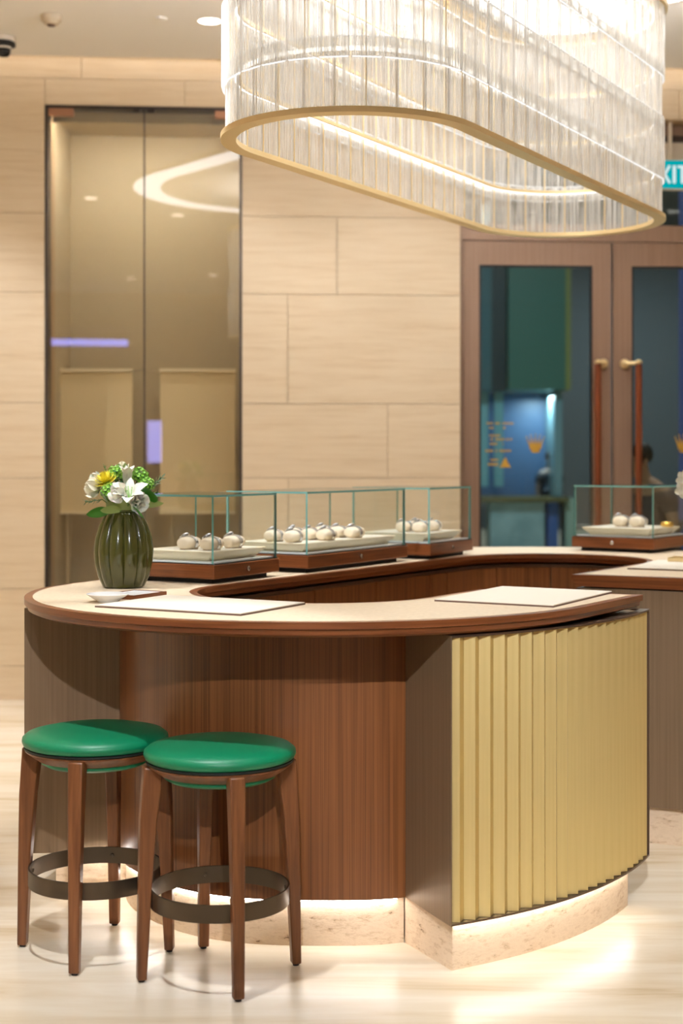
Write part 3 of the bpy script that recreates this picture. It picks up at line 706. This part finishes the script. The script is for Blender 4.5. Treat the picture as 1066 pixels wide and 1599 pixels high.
b = B(); b.lathe([(.046, -.034), (.036, -.05), (.03, -.05)], 28); b.build('sensor_head', 'fitting', t, 40)
b = B(); b.lathe([(.022, -.0505), (.02, -.058), (0, -.06)], 20); b.build('lens', 'pad_edge', t, 40)
c = ceil_at(251, 28); t = thing('ceiling_sensor', 'small flat sensor disc on the ceiling', 'sensor', (c.x, c.y, CEIL))
b = B(); b.lathe([(.035, -.001), (.034, -.008), (.02, -.012)], 24); b.build('disc', 'ceiling', t, 40)
c = at_z(5, 58, CEIL); t = thing('security_camera', 'black and white dome security camera on the ceiling at the left edge', 'camera', (c.x, c.y, CEIL))
b = B(); b.lathe([(.066, -.001), (.066, -.028), (.062, -.03)], 28); b.build('base', 'white', t, 40)
b = B(); b.lathe([(.068, -.031), (.07, -.05), (.05, -.056)], 28); b.build('collar', 'black', t, 40)
b = B(); b.lathe([(.046, -.057), (.046, -.068), (.038, -.068)], 28); b.build('trim_ring', 'white', t, 40)
b = B(); b.lathe([(.044, -.069), (.042, -.09), (.03, -.108), (.0, -.114)], 28); b.build('dome', mat('dome_black', (16, 16, 18), .1), t, True)

# ================================================================== things on the counter
ZC = ZT + .0012
def pad(fl_, fr_, br_, label):
    f0 = at_z(*fl_, ZC); f1 = at_z(*fr_, ZC); f2 = at_z(*br_, ZC)
    ux = (f1 - f0); L = ux.length; rz = math.atan2(ux.y, ux.x); uy = Vector((-math.sin(rz), math.cos(rz), 0)); W = abs((f2 - f1).dot(uy))
    t = thing('writing_pad', label, 'desk pad', f0, rz, 'cream pads on the worktop')
    b = B(); b.box(0, L, 0, W, 0, .005); b.build('base_board', 'pad_edge', t)
    b = B(); b.box(.0015, L - .0015, .0015, W - .0015, .005, .0075); b.build('leather_face', 'pad', t)
    return t
pad((148, 948.4), (376, 962), (493, 945), 'cream leather pad on the worktop in front of the vase')
pad((678, 939), (863.8, 948.8), (961, 926.6), 'cream leather pad on the worktop above the gold fluted front')
p0 = at_z(979, 889, ZC); q = p0 + Vector((math.cos(math.radians(-26)), math.sin(math.radians(-26)), 0)) * .39
t = thing('writing_pad', 'cream leather pad on the far worktop cut by the right picture edge', 'desk pad', p0, math.radians(-26), 'cream pads on the worktop')
b = B(); b.box(0, .38, 0, .50, 0, .005); b.build('base_board', 'pad_edge', t)
b = B(); b.box(.0015, .3785, .0015, .4985, .005, .0075); b.build('leather_face', 'pad', t)
p = at_z(1042, 877, ZC + .0075); t = thing('brass_tray', 'small brass tray on the far pad at the right picture edge', 'tray', p, math.radians(-26))
b = B(); b.box(0, .16, 0, .10, 0, .003); b.build('plate', 'brass', t)
for k, qq in enumerate(((0, .16, 0, .004), (0, .16, .096, .1), (0, .004, .004, .096), (.156, .16, .004, .096))):
    b = B(); b.box(*qq, .003, .018); b.build('rim', 'brass', t)

# small porcelain dish
p = at_z(168.5, 940, ZC); t = thing('porcelain_dish', 'small shallow white porcelain dish in front of the vase', 'dish', (p.x, p.y, ZC))
b = B(); b.lathe([(0, .002), (.028, .002), (.03, 0), (.033, .004), (.062, .022), (.0665, .0255), (.064, .0265), (.03, .013), (0, .012)], 40); b.build('bowl', 'porcelain', t, 50)
b = B(); b.lathe([(0, .0122), (.006, .0128), (0, .0135)], 10); b.build('painted_mark', mat('grey_mark', (90, 94, 104), .4), t)
# walnut tray with a white card
sh_ = Vector((-.035, .02, 0)); f0 = at_z(225, 938, ZC) + sh_; f1 = at_z(276, 931, ZC) + sh_; ux = f1 - f0; rz = math.atan2(ux.y, ux.x); L = ux.length; W = .13
t = thing('walnut_tray', 'small walnut frame tray beside the porcelain dish', 'tray', f0, rz)
b = B(); b.box(0, L, 0, W, 0, .003); b.build('bottom', 'edge_wood', t)
for qq in ((0, L, 0, .008), (0, L, W - .008, W), (0, .008, .008, W - .008), (L - .008, L, .008, W - .008)):
    b = B(); b.box(*qq, .003, .014); b.build('rim', 'edge_wood', t)
cd_ = thing('white_card', 'white card lying in the walnut tray', 'card', f0 + Vector((0, 0, .0031)), rz)
b = B(); b.box(.011, L - .011, .011, W - .011, 0, .0095); b.build('sheet', 'card', cd_)
b = B(); b.box(.02, L - .02, .02, W - .02, .0095, .0098); b.build('inner_face', 'porcelain', cd_)

# ------------------------------------------------------------------ display cases
def steel_watch(): pass
def case(F0, rz, L, W, label):
    """F0 nearest wooden corner; x runs along the long front with the lock, y away from it"""
    t = thing('display_case', label, 'display case', (F0[0], F0[1], ZC), rz, 'glass watch cases on the worktop')
    b = B(); b.box(.035, L - .035, .035, W - .035, 0, .018); b.build('foot', 'black', t)
    b = B(); b.box(0, L, 0, W, .018, .068); w_ = b.build('wood_base', 'edge_wood', t)
    bv = w_.modifiers.new('bevel', 'BEVEL'); bv.width = .003; bv.segments = 2
    b = B(); b.box(.004, L - .004, .004, W - .004, .068, .071); b.build('base_rim', 'black', t)
    b = B(); b.box(.018, L - .018, .018, W - .018, .071, .076); b.build('base_plate', 'porcelain', t)
    b = B(); b.lathe([(.009, 0), (.009, .004), (.006, .006), (0, .006)], 16, (L * .5, 0, .044), ax=Matrix.Rotation(PI / 2, 3, 'X')); lk = b.build('lock', 'chrome', t, 40)
    b = B(); b.box(L * .5 - .0012, L * .5 + .0012, -.0075, -.006, .039, .049); b.build('keyhole', 'black', lk)
    g, e, z0, z1, th = .008, .0065, .071, .306, .008
    def sheet(nm, x0, x1, y0, y1, za, zb, thin):
        q = B(); q.box(x0, x1, y0, y1, za, zb); o = q.build(nm, ['case_glass', 'glass_edge'], t)
        for pz in o.data.polygons:
            nrm = pz.normal; big_ = abs(nrm[thin]) > .9; pz.material_index = 0 if big_ else 1
        return o
    sheet('glass_front', g, L - g, g, g + th, z0, z1, 1); sheet('glass_back', g, L - g, W - g - th, W - g, z0, z1, 1)
    sheet('glass_side', g, g + th, g + th, W - g - th, z0, z1, 0); sheet('glass_side', L - g - th, L - g, g + th, W - g - th, z0, z1, 0)
    sheet('glass_top', g, L - g, g, W - g, z1 + .0002, z1 + th, 2)
    return t
def tray(F0, rz, L, W, label):
    m = Matrix.Rotation(rz, 4, 'Z'); o3 = Vector((F0[0], F0[1], ZC + .0762))
    t = thing('display_tray', label, 'tray', o3 + m @ Vector((L / 2, W / 2, 0)), rz, 'flared ivory trays in the cases')
    lx_, wx_ = L / 2 - .035, W / 2 - .04
    rows_ = []
    for k, z in ((.80, 0), (.97, .026), (1.0, .034), (.99, .036), (.95, .033)):
        kx, ky = lx_ - (1 - k) * .16, wx_ - (1 - k) * .16
        rows_.append([Vector((x, y, z)) for x, y in ((-kx, -ky), (kx, -ky), (kx, ky), (-kx, ky))])
    b = B(); b.sweep(rows_); b.build('dish_body', 'tray', t, 30)
    b = B(); b.box(-lx_ + .02, lx_ - .02, -wx_ + .02, wx_ - .02, .0332, .0352); b.build('lining', 'pad', t)
    return t
def cushion_watch(pos, rz, lab_c, lab_w, mt='steel', s=1.0):
    """a rounded cushion with a watch closed around it"""
    t = thing('watch_cushion', lab_c, 'cushion', pos, rz, 'ivory watch cushions')
    b = B(); rows_ = []
    for x, k in ((-.040, .55), (-.037, .78), (-.028, .94), (-.012, 1), (.012, 1), (.028, .94), (.037, .78), (.040, .55)):
        rows_.append([Vector((x * s, .030 * k * s * math.cos(a) * (1 if abs(math.cos(a)) < .95 else .97), s * (.021 + .021 * k * max(math.sin(a), -.98)))) for a in [2 * PI * i / 20 for i in range(20)]])
    b.sweep(rows_); b.build('pillow', 'cushion', t, True)
    b = B(); b.box(-.03 * s, .03 * s, -.014 * s, .014 * s, 0, .004 * s); b.build('foot', 'cushion', t)
    wv = thing('wristwatch', lab_w, 'watch', pos, rz, 'wristwatches on cushions')
    n = 28; rows_ = []
    for i in range(n + 1):
        a = math.radians(-38 + 256 * i / n); hw_ = (.0062 + .0028 * (1 - abs(i / n - .5) * 2)) * s
        c0 = Vector((0, .0312 * s * math.cos(a), s * (.021 + .0222 * math.sin(a)))); dn_ = Vector((0, math.cos(a), math.sin(a))) * .0022 * s
        rows_.append([c0 + Vector((-hw_, 0, 0)), c0 + Vector((hw_, 0, 0)), c0 + dn_ + Vector((hw_, 0, 0)), c0 + dn_ + Vector((-hw_, 0, 0))])
    b = B(); b.sweep(rows_); b.build('bracelet', mt, wv, 30)
    a = math.radians(56); nv = Vector((0, math.cos(a), math.sin(a))); ax = nv.to_track_quat('Z', 'Y').to_matrix(); c0 = Vector((0, .0318 * s * math.cos(a), s * (.021 + .0228 * math.sin(a))))
    b = B(); b.lathe([(.0165 * s, 0), (.0175 * s, .003 * s), (.0168 * s, .0062 * s), (.0135 * s, .0072 * s)], 24, c0, ax=ax); cs = b.build('watch_case', mt, wv, 40)
    b = B(); b.lathe([(0, .0073 * s), (.0132 * s, .0073 * s)], 20, c0, ax=ax); b.build('dial', 'dial', cs)
    return t
th0 = math.radians(60)
def along(F0, rz, x, y, z=ZC + .0762 + .0353):
    q = Vector((F0[0], F0[1], 0)) + Matrix.Rotation(rz, 3, 'Z') @ Vector((x, y, 0)); return Vector((q.x, q.y, z))
CASES = [((-.446, 5.163), math.radians(60.3), .43, .39, 'nearest display case beside the vase', 'nearest'),
         ((-.128, 5.663), math.radians(58.8), .797, .40, 'longest display case in the middle of the rear counter', 'longest'),
         ((.388, 6.417), math.radians(61), .455, .40, 'display case next to the stone wall edge, behind the longest one', 'third'),
         ((1.105, 7.075), math.radians(-35), .42, .44, 'display case standing in front of the entrance doors', 'doors')]
WHERE = {'nearest': 'in the case beside the vase', 'longest': 'in the longest case', 'third': 'in the case behind the longest one', 'doors': 'in the door-side case'}
for F0, rz, L, W, lab, key in CASES:
    case(F0, rz, L, W, 'glass-topped walnut ' + lab)
    tray(F0, rz, L, W, 'flared ivory tray ' + WHERE[key])
WT = {'nearest': [(.13, .10), (.13, .20), (.27, .10)],
      'longest': [(.10, .13), (.10, .22), (.28, .09), (.28, .165), (.28, .24), (.50, .09), (.50, .165), (.50, .24)],
      'third': [(.15, .12), (.15, .20), (.28, .12), (.28, .20)],
      'doors': [(.17, .20), (.255, .20)]}
ORD = ['first', 'second', 'third', 'fourth', 'fifth', 'sixth', 'seventh', 'eighth']
for F0, rz, L, W, lab, key in CASES:
    for k, (x, y) in enumerate(sorted(WT[key], key=lambda q: along(F0, rz, *q).x / along(F0, rz, *q).y)):
        s = 1.12 if key != 'doors' else 1.25
        cushion_watch(along(F0, rz, x, y), rz + math.radians(0 if key != 'doors' else 90) + random.uniform(-.06, .06),
                      'rounded ivory watch cushion %s, %s from left' % (WHERE[key], ORD[k]), 'steel wristwatch on a cushion %s, %s from left' % (WHERE[key], ORD[k]), 'steel', s)
F0, rz, L, W = CASES[3][:4]
p = along(F0, rz, .36, .30); t = thing('gold_bangle', 'wide yellow gold bangle on the tray in the case before the doors', 'bangle', p, rz)
b = B(); b.lathe([(.026, 0), (.03, .001), (.031, .012), (.03, .024), (.026, .025), (.0255, .012), (.026, 0)], 32); b.f = [f for f in b.f if len(f) == 4]; b.m = [0] * len(b.f); b.build('band', 'gold_polish', t, True)
b = B(); b.tube([(.031 * math.cos(a), .031 * math.sin(a), .0125) for a in [2 * PI * i / 24 for i in range(25)]], .0022, 6); b.build('ridge', 'gold_polish', t, True)

# ================================================================== vase and flowers
VX = Vector((-.748, 5.06, ZC)); VS = 5.06 / F
t = thing('glass_vase', 'ribbed olive green glass vase holding the bouquet', 'vase', VX)
prof = [(0, .001), (.062, .001), (.072, .006), (.088, .04), (.099, .085), (.103, .13), (.098, .17), (.084, .215), (.066, .250), (.057, .262), (.053, .263), (.060, .245), (.078, .20), (.088, .13), (.06, .02), (0, .015)]
b = B(); nL = 11; n = nL * 12; v = []; f = []
for r, z in prof:
    for i in range(n):
        a = 2 * PI * i / n; k = abs(math.cos(nL * a / 2)); am = .13 if .03 < z < .25 else .06
        rr_ = r * (1 + am * (k ** .55 - 1)) if r > 0 else 0
        v.append((rr_ * math.cos(a), rr_ * math.sin(a), z))
for j in range(len(prof) - 1):
    f += [(j * n + i, j * n + (i + 1) % n, (j + 1) * n + (i + 1) % n, (j + 1) * n + i) for i in range(n)]
b.add(v, f); b.build('ribbed_body', 'vase', t, 50)
b = B(); b.lathe([(.050, .2632), (.058, .2632), (.058, .268), (.050, .268)], 40); b.build('neck_rim', 'vase', t, 40)
def vpt(x, y, dy=0.0):                           # photo pixel to a point near the vase axis plane
    return at_d(x, y, VX.y + dy)
NECK = VX + Vector((0, 0, .245))
def stem(t, base, top):
    m_ = (Vector(base) + Vector(top)) / 2 + Vector((0, 0, .005))
    b = B(); b.tube([base, m_, top], .003, 6); return b.build('stem', 'stem', t, True, True)
def petal(b, c, axis, out, length, width, curl, cup=.3, n=6, k=0):
    """pointed petal from c, starting along axis and bending towards out"""
    axis = Vector(axis).normalized(); out = (Vector(out) - Vector(out).dot(axis) * axis).normalized(); side = axis.cross(out)
    v = []; p_ = Vector(c); ang = 0
    for i in range(n + 1):
        u = i / n; wd = width * math.sin(PI * min(u * .86 + .10, 1)) ** .8
        if i == n: wd = width * .06
        dirv = math.cos(ang) * axis + math.sin(ang) * out; nr = math.cos(ang) * out - math.sin(ang) * axis
        for q in (-1, -.5, 0, .5, 1): v.append(p_ + side * wd * q - nr * cup * wd * (q * q) * -1)
        p_ = p_ + dirv * length / n; ang += curl / n
    f = [(i * 5 + q, i * 5 + q + 1, (i + 1) * 5 + q + 1, (i + 1) * 5 + q) for i in range(n) for q in range(4)]
    b.add(v, f, k); return b
def frame(dirv):
    d_ = Vector(dirv).normalized(); u = d_.cross(Vector((0, 0, 1))); u = u.normalized() if u.length > .1 else Vector((1, 0, 0)); return d_, u, d_.cross(u)
def lily(pos, dirv, L, label, opening=1.0):
    d_, u, w_ = frame(dirv); t = thing('lily', label, 'lily', NECK, 0, 'white lilies')
    for k in range(6):
        a = PI / 3 * k + .5; o = u * math.cos(a) + w_ * math.sin(a)
        b = B(); petal(b, Vector(pos) + o * .003, d_ + o * .28 * opening, o, L * (1 if k % 2 else .94), L * (.24 if k % 2 else .18), (1.5 if k % 2 else 1.2) * opening, -.35); b.build('petal', 'petal_white', t, True, True)
    if opening > .6:
        b = B()
        for k in range(5):
            a = 2 * PI * k / 5; o = (u * math.cos(a) + w_ * math.sin(a)) * .012; b.tube([Vector(pos), Vector(pos) + d_ * L * .6 + o], .001, 5)
            b.lathe([(0, -.003), (.002, 0), (0, .003)], 6, Vector(pos) + d_ * L * .62 + o)
        b.build('stamens', 'floret', t, True, True)
    stem(t, NECK, pos); return t
def rose(pos, dirv, r, label, m='petal_white'):
    d_, u, w_ = frame(dirv); t = thing('rose', label, 'rose', NECK, 0, 'roses in the bouquet')
    for ring_, (cnt, k, cu) in enumerate(((3, .55, -.35), (5, .82, -.5), (6, 1.0, -.15))):
        for j in range(cnt):
            a = 2 * PI * j / cnt + ring_ * .7; o = u * math.cos(a) + w_ * math.sin(a)
            b = B(); petal(b, Vector(pos) + o * r * .12 * ring_ - d_ * r * .7, d_ * (1.0) + o * (.25 + .38 * ring_), o, r * (1.7 - .12 * ring_), r * .62 * k, cu * 2.0, .5); b.build('petal', m, t, True, True)
    b = B()
    for j in range(5):
        a = 2 * PI * j / 5; o = u * math.cos(a) + w_ * math.sin(a); petal(b, Vector(pos) - d_ * r * .75, d_ * .5 + o, o, r * .9, r * .2, .6, .2)
    b.build('sepals', 'leaf', t, True, True)
    stem(t, NECK, Vector(pos) - d_ * r * .7); return t
def chrys(pos, dirv, r, label):
    d_, u, w_ = frame(dirv); t = thing('chrysanthemum', label, 'flower', NECK)
    for ring_ in range(5):
        b = B(); cnt = 8 + ring_ * 4
        for j in range(cnt):
            a = 2 * PI * (j + .5 * (ring_ % 2)) / cnt; o = u * math.cos(a) + w_ * math.sin(a)
            petal(b, Vector(pos) - d_ * r * .45, d_ * (1.1 - ring_ * .2) + o * (.1 + .27 * ring_), o, r * (.95 + .02 * ring_), r * .13, -.5 + .1 * ring_, .4, 4)
        b.build('petal_ring', 'petal_yellow', t, True, True)
    stem(t, NECK, Vector(pos) - d_ * r * .45); return t
def cluster(pos, r, label, m='floret', n=60):
    t = thing('hydrangea', label, 'flower', NECK, 0, 'green hydrangea heads'); rr_ = random.Random(label); b = B()
    for k in range(n):
        z = 1 - 1.5 * (k + .5) / n; a = k * 2.399963; q = math.sqrt(max(0, 1 - z * z)); o = Vector((q * math.cos(a), q * math.sin(a), z))
        c = Vector(pos) + o * r * rr_.uniform(.86, 1.04); d_, u, w_ = frame(o + Vector((rr_.uniform(-.3, .3),) * 3))
        for j in range(4):
            aa = PI / 2 * j + rr_.random(); oo = u * math.cos(aa) + w_ * math.sin(aa); petal(b, c, d_ * .35 + oo, d_, r * .26, r * .13, .5, .2, 3)
    fh = b.build('floret_head', m, t, True, True); fh['kind'] = 'stuff'
    b = B(); b.lathe([(0, -r * .7), (r * .55, -r * .4), (r * .72, 0), (r * .5, r * .5), (0, r * .72)], 12, pos); b.build('core', 'leaf', t, True, True)
    stem(t, NECK, pos); return t
def leaf(base, dirv, L, W, droop, label, m='leaf', up=(0, 0, 1)):
    t = thing('leaf_blade', label, 'leaf', NECK, 0, 'leaves of the bouquet'); d_ = Vector(dirv).normalized()
    b = B(); petal(b, base, d_, Vector((0, -.8, -.6)), L, W, droop, .15, 8); b.build('blade', m, t, True, True)
    stem(t, NECK, base); return t
def sprig(base, tip, n, L, label, m='leaf_grey'):
    t = thing('foliage_sprig', label, 'sprig', NECK, 0, 'needle sprigs'); base, tip = Vector(base), Vector(tip); d_, u, w_ = frame(tip - base)
    b = B(); b.tube([NECK, base, tip], .0018, 5); b.build('stem', 'stem', t, True, True)
    pro = B()
    for k in range(n):
        q = base.lerp(tip, (k + .5) / n); a = k * 2.4; o = u * math.cos(a) + w_ * math.sin(a); petal(pro, q, d_ * .8 + o, d_, L, L * .13, .3, .2, 3)
    pro.build('needles', m, t, True, True); return t
CAMD = Vector((.14, -1, .05))
lily(vpt(203, 784, -.085), (.02, -.6, .8), .092, 'wide open white lily at the front of the bouquet', 1.0)
lily(vpt(198, 757, -.03), (.05, -.15, 1), .072, 'half open white lily at the top of the bouquet', .45)
rose(vpt(184, 770, -.115), (-.45, -.75, .35), .030, 'white rose bud to the left of the open lily')
rose(vpt(217, 784, -.085), (.35, -.85, .12), .030, 'white rose bud low on the right above the vase rim')
rose(vpt(145, 760, -.03), (-.75, -.5, .35), .033, 'cream rose at the left edge of the bouquet', 'petal_cream')
rose(vpt(147, 745, .05), (-.7, .2, .6), .018, 'small white bud behind the yellow chrysanthemum')
rose(vpt(191, 728, .03), (-.1, .1, 1), .02, 'pale cream rose at the very top of the bouquet', 'petal_cream')
chrys(vpt(163, 746, -.035), (-.3, -.45, .85), .044, 'yellow chrysanthemum at the upper left of the bouquet')
cluster(vpt(172, 768, -.055), .030, 'lime green hydrangea head between rose and lily')
cluster(vpt(181, 740, .0), .028, 'lime green hydrangea head behind the yellow flower')
cluster(vpt(217, 744, .0), .030, 'lime green hydrangea head right of the top lily')
cluster(vpt(229, 758, -.02), .026, 'lime green hydrangea head at the right of the bouquet')
cluster(vpt(190, 765, .05), .045, 'green hydrangea head deep inside the bouquet', 'leaf', 50)
leaf(vpt(222, 772, -.05), (1, -.35, .12), .075, .032, .9, 'broad dark green leaf at the right of the bouquet')
leaf(vpt(212, 796, -.07), (.55, -.6, -.02), .06, .028, 1.0, 'dark green leaf hanging over the vase rim on the right')
leaf(vpt(172, 798, -.06), (-1, -.3, .02), .085, .024, .5, 'dark green leaf drooping to the left over the vase')
leaf(vpt(158, 772, -.075), (.6, -.6, -.2), .05, .022, .6, 'bluish green leaf under the cream rose', 'leaf_grey')
leaf(vpt(188, 797, -.062), (-1, -.35, .25), .075, .02, .7, 'pale green folded leaf on the left of the vase neck', 'leaf_pale')
leaf(vpt(218, 790, -.03), (1, .05, .25), .085, .016, .5, 'pale green pointed leaf sticking out to the right', 'leaf_pale')
t = thing('wrapping_leaf', 'wide pale green leaf wrapped around the vase neck', 'leaf', NECK)
b = B(); rows_ = []
for i in range(15):
    a = math.radians(-150 + 120 * i / 14); o = Vector((math.cos(a), math.sin(a), 0))
    rows_.append([VX + o * r + Vector((0, 0, z)) for r, z in ((.056, .262), (.064, .282), (.068, .312), (.0665, .312), (.0625, .282), (.0545, .262))])
b.sweep(rows_); b.build('blade', 'leaf_pale', t, 40, True)
b = B(); b.tube([NECK, VX + Vector((.0, -.053, .264))], .002, 5); b.build('stem', 'stem', t, True, True)
sprig(vpt(228, 768, -.02), vpt(253, 745, -.03), 26, .022, 'grey-green needle sprig at the right of the bouquet')
sprig(vpt(228, 775, .0), vpt(247, 768, .0), 12, .018, 'dark needle sprig low at the right of the bouquet', 'leaf')
sprig(vpt(160, 780, -.05), vpt(133, 784, -.05), 16, .018, 'dark needle sprig low at the left of the bouquet', 'leaf_grey')
sprig(vpt(165, 745, .03), vpt(164, 727, .03), 10, .014, 'needle sprig above the yellow chrysanthemum', 'leaf')

# orchid spray at the right picture edge
p = at_d(1100, 0, 5.95); t = thing('orchid_vase', 'slim white vase with orchids just outside the right picture edge', 'vase', (p.x, p.y, ZC))
b = B(); b.lathe([(0, .001), (.035, .001), (.045, .03), (.04, .10), (.02, .15), (.022, .17), (.018, .17), (.016, .15), (0, .14)], 28); b.build('body', 'porcelain', t, True)
b = B(); b.lathe([(.0215, .1705), (.024, .1705), (.024, .176), (.0215, .176)], 24); b.build('lip', 'porcelain', t, True)
tv = t.location + Vector((0, 0, .17))
for k, (x, y) in enumerate(((1068, 748), (1066, 765), (1078, 735))):
    c = at_d(x, y, 5.9); o_ = thing('orchid', ['white orchid bloom at the right picture edge, the middle one', 'white orchid bloom at the right picture edge, the lowest one', 'white orchid bloom just outside the right picture edge'][k], 'orchid', tv, 0, 'white orchids')
    d_, u, w_ = frame(Vector((-.5, -1, -.1)))
    for j in range(5):
        a = 2 * PI * j / 5 + .3; o = u * math.cos(a) + w_ * math.sin(a); b = B(); petal(b, c, d_ * .3 + o, d_, .036, .015, -.5, .25); b.build('petal', 'petal_white', o_, True, True)
    b = B(); b.tube([tv, (tv + c) / 2 + Vector((.02, 0, .04)), c + Vector((.004, .006, 0))], .0018, 5); b.build('stem', 'stem', o_, True, True)

# ================================================================== people outside
def skin(name, joints, edges, m, parent, root=0, sub=2):
    me = bpy.data.meshes.new(name); keys = list(joints); idx = {k: i for i, k in enumerate(keys)}
    me.from_pydata([joints[k][0] for k in keys], [(idx[a], idx[b_]) for a, b_ in edges], []); me.materials.append(m)
    o = bpy.data.objects.new(name, me); C.objects.link(o); o.parent = parent
    md = o.modifiers.new('skin', 'SKIN')
    for i, k in enumerate(keys):
        r = joints[k][1]; r = r if isinstance(r, tuple) else (r, r); me.skin_vertices[0].data[i].radius = r; me.skin_vertices[0].data[i].use_root = (i == root)
    md.use_smooth_shade = True
    sb = o.modifiers.new('sub', 'SUBSURF'); sb.levels = sb.render_levels = sub
    return o
def person(label, loc, rz, sc, bow, shirt, trousers, hairc, skinc, arms):
    """standing figure facing -Y of its own frame; bow: forward lean of head and chest"""
    t = thing('person', label, 'person', loc, rz)
    def V(x, y, z): k = max(0, z - .95) * bow; return (x * sc, (y - k) * sc, (z - k * .25) * sc)
    sk = mat('skin_tone', skinc, .55); J = {}; E_ = []
    def j(k, p_, r, par=None):
        J[k] = (p_, tuple(q * sc for q in r) if isinstance(r, tuple) else r * sc)
        if par: E_.append((par, k))
    j('pelvis', V(0, 0, .95), (.15, .11)); j('belly', V(0, -.01, 1.10), (.14, .10), 'pelvis'); j('chest', V(0, 0, 1.28), (.155, .105), 'belly'); j('collar', V(0, .01, 1.42), (.10, .08), 'chest')
    j('neck', V(0, -.01, 1.50), .055, 'collar'); j('jaw', V(0, -.045, 1.57), (.065, .075), 'neck'); j('skull', V(0, -.02, 1.67), (.078, .095), 'jaw'); j('crown', V(0, -.005, 1.74), (.06, .075), 'skull')
    j('nose', V(0, -.118, 1.615), .014, 'skull')
    for s, nm in ((-1, 'l'), (1, 'r')):
        sh, el, wr = V(.185 * s, .01, 1.39), None, None
        el = V(*arms[nm][0]); wr = V(*arms[nm][1])
        j('sh' + nm, sh, .062, 'collar'); j('el' + nm, el, .043, 'sh' + nm); j('wr' + nm, wr, .030, 'el' + nm)
        d_ = (Vector(wr) - Vector(el)).normalized(); sd = Vector((1, 0, 0)) if abs(d_.x) < .8 else Vector((0, 0, 1)); sd = (sd - sd.dot(d_) * d_).normalized()
        pm = Vector(wr) + d_ * .07 * sc; j('pm' + nm, tuple(pm), (.036, .018), 'wr' + nm)
        for q, (of, ln) in enumerate(((-.027, .062), (-.009, .074), (.009, .070), (.026, .055))):
            b0 = pm + sd * of * sc + d_ * .012 * sc; bend = d_.cross(sd); j('f%d%s' % (q, nm), tuple(b0 + d_ * ln * .5 * sc), .0095, 'pm' + nm); j('g%d%s' % (q, nm), tuple(b0 + d_ * ln * .9 * sc + bend * .02 * sc), .008, 'f%d%s' % (q, nm))
        b0 = Vector(wr) + d_ * .025 * sc - sd * .035 * sc; j('th' + nm, tuple(b0 + d_ * .02 * sc - sd * .012 * sc), .011, 'wr' + nm); j('tt' + nm, tuple(b0 + d_ * .05 * sc - sd * .02 * sc), .009, 'th' + nm)
        j('hip' + nm, V(.09 * s, 0, .88), .095, 'pelvis'); j('kn' + nm, V(.10 * s, -.01, .49), .062, 'hip' + nm); j('an' + nm, V(.10 * s, .02, .09), .042, 'kn' + nm); j('toe' + nm, V(.11 * s, -.13, .04), .036, 'an' + nm)
    skin('body', J, E_, sk, t)
    def pick(ks, grow):
        return {k: (J[k][0], tuple((q + grow * sc) for q in (J[k][1] if isinstance(J[k][1], tuple) else (J[k][1],) * 2))) for k in ks}
    top = pick(['pelvis', 'belly', 'chest', 'collar', 'shl', 'shr'], .03); top['hem'] = (V(0, 0, .84), (.165 * sc, .13 * sc))
    for nm in 'lr':
        mid = (Vector(J['sh' + nm][0]) * .35 + Vector(J['el' + nm][0]) * .65); top['sl' + nm] = (tuple(mid), (.068 * sc, .068 * sc))
    skin('t_shirt', top, [('pelvis', 'hem'), ('pelvis', 'belly'), ('belly', 'chest'), ('chest', 'collar'), ('collar', 'shl'), ('collar', 'shr'), ('shl', 'sll'), ('shr', 'slr')], mat('shirt', shirt, .8), t)
    lo = pick(['pelvis', 'hipl', 'hipr', 'knl', 'knr', 'anl', 'anr'], .02); lo['pelvis'] = (lo['pelvis'][0], (.15 * sc, .115 * sc)); lo['waist'] = (V(0, 0, 1.03), (.15 * sc, .11 * sc))
    skin('trousers', lo, [('pelvis', 'waist'), ('pelvis', 'hipl'), ('hipl', 'knl'), ('knl', 'anl'), ('pelvis', 'hipr'), ('hipr', 'knr'), ('knr', 'anr')], mat('trousers', trousers, .8), t)
    hp = Vector(J['skull'][0]) + Vector((0, .022, .035)) * sc; b = B(); b.lathe([(.094 * sc * math.cos(a), .098 * sc * math.sin(a)) for a in [math.radians(q) for q in (-38, -15, 10, 35, 60, 80, 90)]], 24, hp)
    b.build('hair', mat('hair', hairc, .6), t, True)
    for s in (-1, 1):
        b = B(); b.lathe([(0, -.010 * sc), (.010 * sc, 0), (0, .010 * sc)], 10, Vector(J['skull'][0]) + Vector((.03 * s, -.074, -.012)) * sc); b.build('eye', mat('eye', (30, 24, 22), .2), t, True)
        b = B(); b.lathe([(0, -.03 * sc), (.014 * sc, -.01 * sc), (.016 * sc, .012 * sc), (0, .028 * sc)], 10, Vector(J['skull'][0]) + Vector((.084 * s, .0, -.02)) * sc); b.build('ear', sk, t, True)
    b = B(); b.box(-.024 * sc, .024 * sc, -.004 * sc, .004 * sc, -.005 * sc, .005 * sc); mo = b.build('mouth', mat('mouth', (150, 90, 80), .5), t); mo.location = Vector(J['jaw'][0]) + Vector((0, -.06, 0)) * sc
    return t
h = at_d(1012, 712, 10.0)
person('person in a dark grey t-shirt with bowed head behind the right door glass', (2.20, 10.09, 0), math.radians(-62), .89, .30, (62, 58, 72), (40, 40, 48), (20, 16, 16), (196, 150, 122),
       {'l': ((-.25, -.05, 1.12), (-.17, -.28, .98)), 'r': ((.25, -.05, 1.12), (.17, -.28, .98))})
h = at_d(857, 722, 22.55)
person('person in dark clothes standing far off before the blue shop window', (h.x, 22.55, 0), math.radians(20), .87, .06, (20, 36, 48), (18, 26, 34), (14, 16, 18), (120, 100, 90),
       {'l': ((-.24, .0, 1.1), (-.22, -.06, .86)), 'r': ((.24, .0, 1.1), (.2, -.12, .88))})
